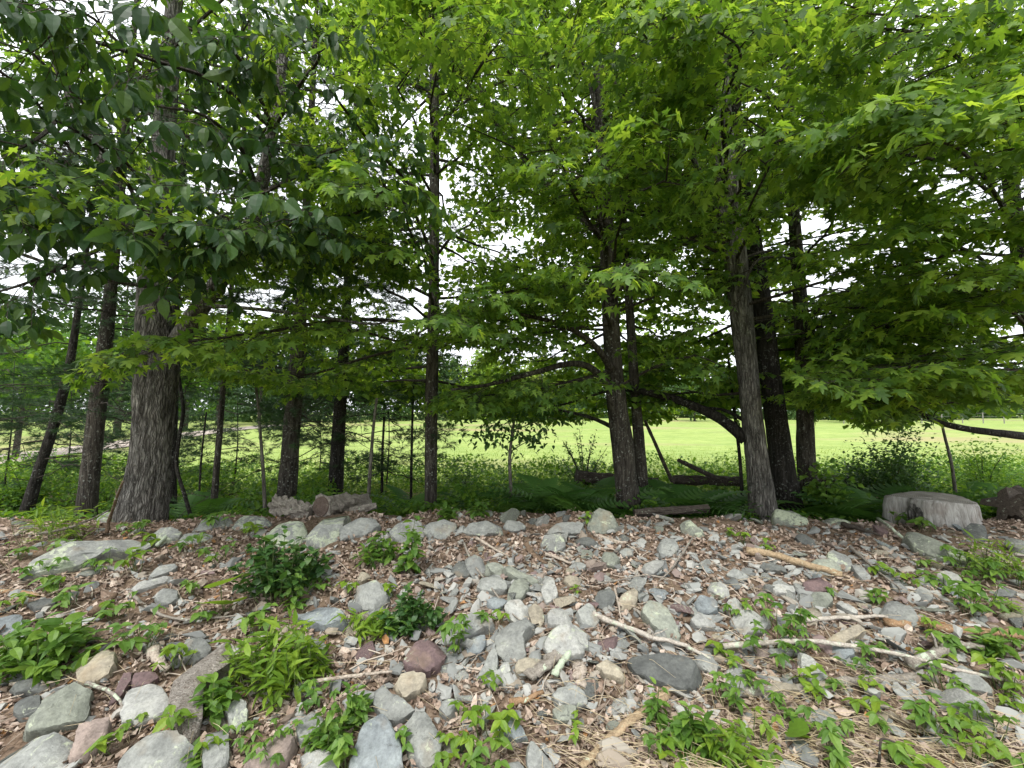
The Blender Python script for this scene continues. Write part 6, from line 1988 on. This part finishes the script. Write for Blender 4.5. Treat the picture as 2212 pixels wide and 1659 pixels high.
sapling('sapling', [(2064, 1064, 9), (2055, 1000, 8), (2040, 940, 7), (2033, 905, 6)], 6.0, 'thin brown sapling rising behind the stump', 'sapling', seed=68)
sapling('hanging_vine', [(398, 1066, 9), (382, 1010, 9), (386, 950, 9), (396, 890, 9), (390, 840, 9), (384, 800, 8)], 5.6, 'dark twisted vine hanging right of the big furrowed trunk', 'dark', seed=69).root['category'] = 'vine'
sapling('sapling', [(430, 1076, 5), (434, 1000, 5), (440, 940, 4), (446, 890, 4)], 6.4, 'hair-thin dark stem between vine and slender stem', 'dark', seed=70)
# ------------------------------------------------------------------ litter
g = np.random.default_rng(99)
n = 52000
px = g.uniform(-160, PW + 160, n)
py = np.where(g.random(n) < .45, g.uniform(1095, 1250, n), g.uniform(1150, 1760, n))
Y = np.interp(py, np.linspace(1095, 1760, 24), [ground_at(1106, v)[1] if ground_at(1106, v)[1] < 6 else 4.7 for v in np.linspace(1095, 1760, 24)])
Y = np.clip(Y + g.normal(0, .15, n), 1.2, 5.6)
X = (px - PW / 2) / FPX * Y * 1.02
LV, LT = np.array([(0, 0, 0), (.34, .22, .10), (.30, .62, .14), (0, 1, .03), (-.30, .62, .12), (-.36, .22, .14), (0, .5, -.02)]), np.array([(6, 0, 1), (6, 1, 2), (6, 2, 3), (6, 3, 4), (6, 4, 5), (6, 5, 0)])
Z = hg(X, Y) + np.abs(g.normal(.004, .010, n))
qx, qy, _d = proj(np.column_stack([X, Y, Z]))
keep = g.random(n) < np.clip(.75 + .5 * np.sin(3.1 * X + 1.7 * np.sin(2.3 * Y)) * np.sin(2.9 * Y + 1.1 * np.sin(3.7 * X)), .35, 1)
for a, b, c, d in FOOT:
    keep &= ~((((qx - a) / (c * .92)) ** 2 + ((qy - b) / (d * .9)) ** 2 < 1) & (g.random(n) < .9))
X, Y, Z = X[keep], Y[keep], Z[keep]
n = len(X)
sz = g.triangular(.014, .028, .060, n) * np.where(g.random(n) < .06, 1.7, 1)
M = leaf_mats(np.column_stack([X, Y, Z]), g.uniform(0, 6.28, n), np.radians(g.normal(4, 20, n)), np.radians(g.normal(0, 26, n) + np.where(g.random(n) < .4, 180, 0)), sz, g.uniform(.6, 1.2, n))
W = np.einsum('nij,kj->nki', M[:, :3, :3], LV) + M[:, None, :3, 3]
W[:, 1:6, 2] += g.uniform(-.004, .012, (n, 5))
tint = np.clip(g.beta(2.2, 2.0, n), 0, .96)
tint[g.random(n) < .022] = 1.0
obj('leaf_litter', mesh('leaf_litter', W.reshape(-1, 3), (LT[None] + (np.arange(n) * 7)[:, None, None]).reshape(-1, 3), LITTER, False, np.repeat(tint, 7)), kind='stuff')

# twigs in the litter and dry grass
mb = MB()
for k in range(900):
    x_, y_ = g.uniform(-60, PW + 60), g.triangular(1110, 1250, 1700)
    p = ground_at(x_, y_, .012)
    if p[1] > 5.4:
        continue
    a = g.uniform(0, 6.28)
    ln = g.uniform(.05, .28)
    d = np.array((math.cos(a), math.sin(a), 0)) * ln
    q = np.array([p - d / 2, p + g.normal(0, .01, 3), p + d / 2])
    q[:, 2] = hg(q[:, 0], q[:, 1]) + .015 + g.uniform(0, .02, 3)
    V, T = tube(q, g.uniform(.0015, .004), 4, 0, g, False)
    mb.add(V, T, g.random())
m, n_, l_ = newmat('dead_twigs')
a_ = n_.new('ShaderNodeAttribute')
a_.attribute_name = 'tint'
finish(m, n_, l_, ramp(n_, l_, a_.outputs['Fac'], [(0, (.10, .075, .055)), (.5, (.26, .21, .165)), (1, (.46, .40, .33))]), .9, .1)
obj('twig_litter', mb.mesh('twig_litter', m), kind='stuff')
mb = MB()
for k in range(1250):
    if k < 800:
        c0 = [(1480, 1600), (1700, 1560), (1900, 1620), (1600, 1480), (1500, 1660), (1350, 1640), (2050, 1560), (2100, 1660)][k % 8]
        x_, y_ = c0[0] + g.normal(0, 110), c0[1] + g.normal(0, 60)
    else:
        x_, y_ = g.uniform(0, PW), g.uniform(1200, 1690)
    y_ = min(y_, 1720)
    p = ground_at(x_, y_, .015)
    if p[1] > 5:
        continue
    a = g.normal(2.4, .6) + (math.pi if g.random() < .5 else 0)
    ln = g.uniform(.08, .34)
    up = g.uniform(.0, .25) * ln
    q = np.array([p, p + np.array((math.cos(a) * .55, math.sin(a) * .55, 0)) * ln + (0, 0, up), p + np.array((math.cos(a), math.sin(a), 0)) * ln + (0, 0, up * g.uniform(0, 1.2))])
    V, T = tube(q, [.0012, .0011, .0006], 3, 0, g, False)
    mb.add(V, T)
obj('dry_grass', mb.mesh('dry_grass', STRAW), kind='stuff')
print('objects', len(bpy.data.objects), 'tris', sum(len(m.polygons) for m in bpy.data.meshes))
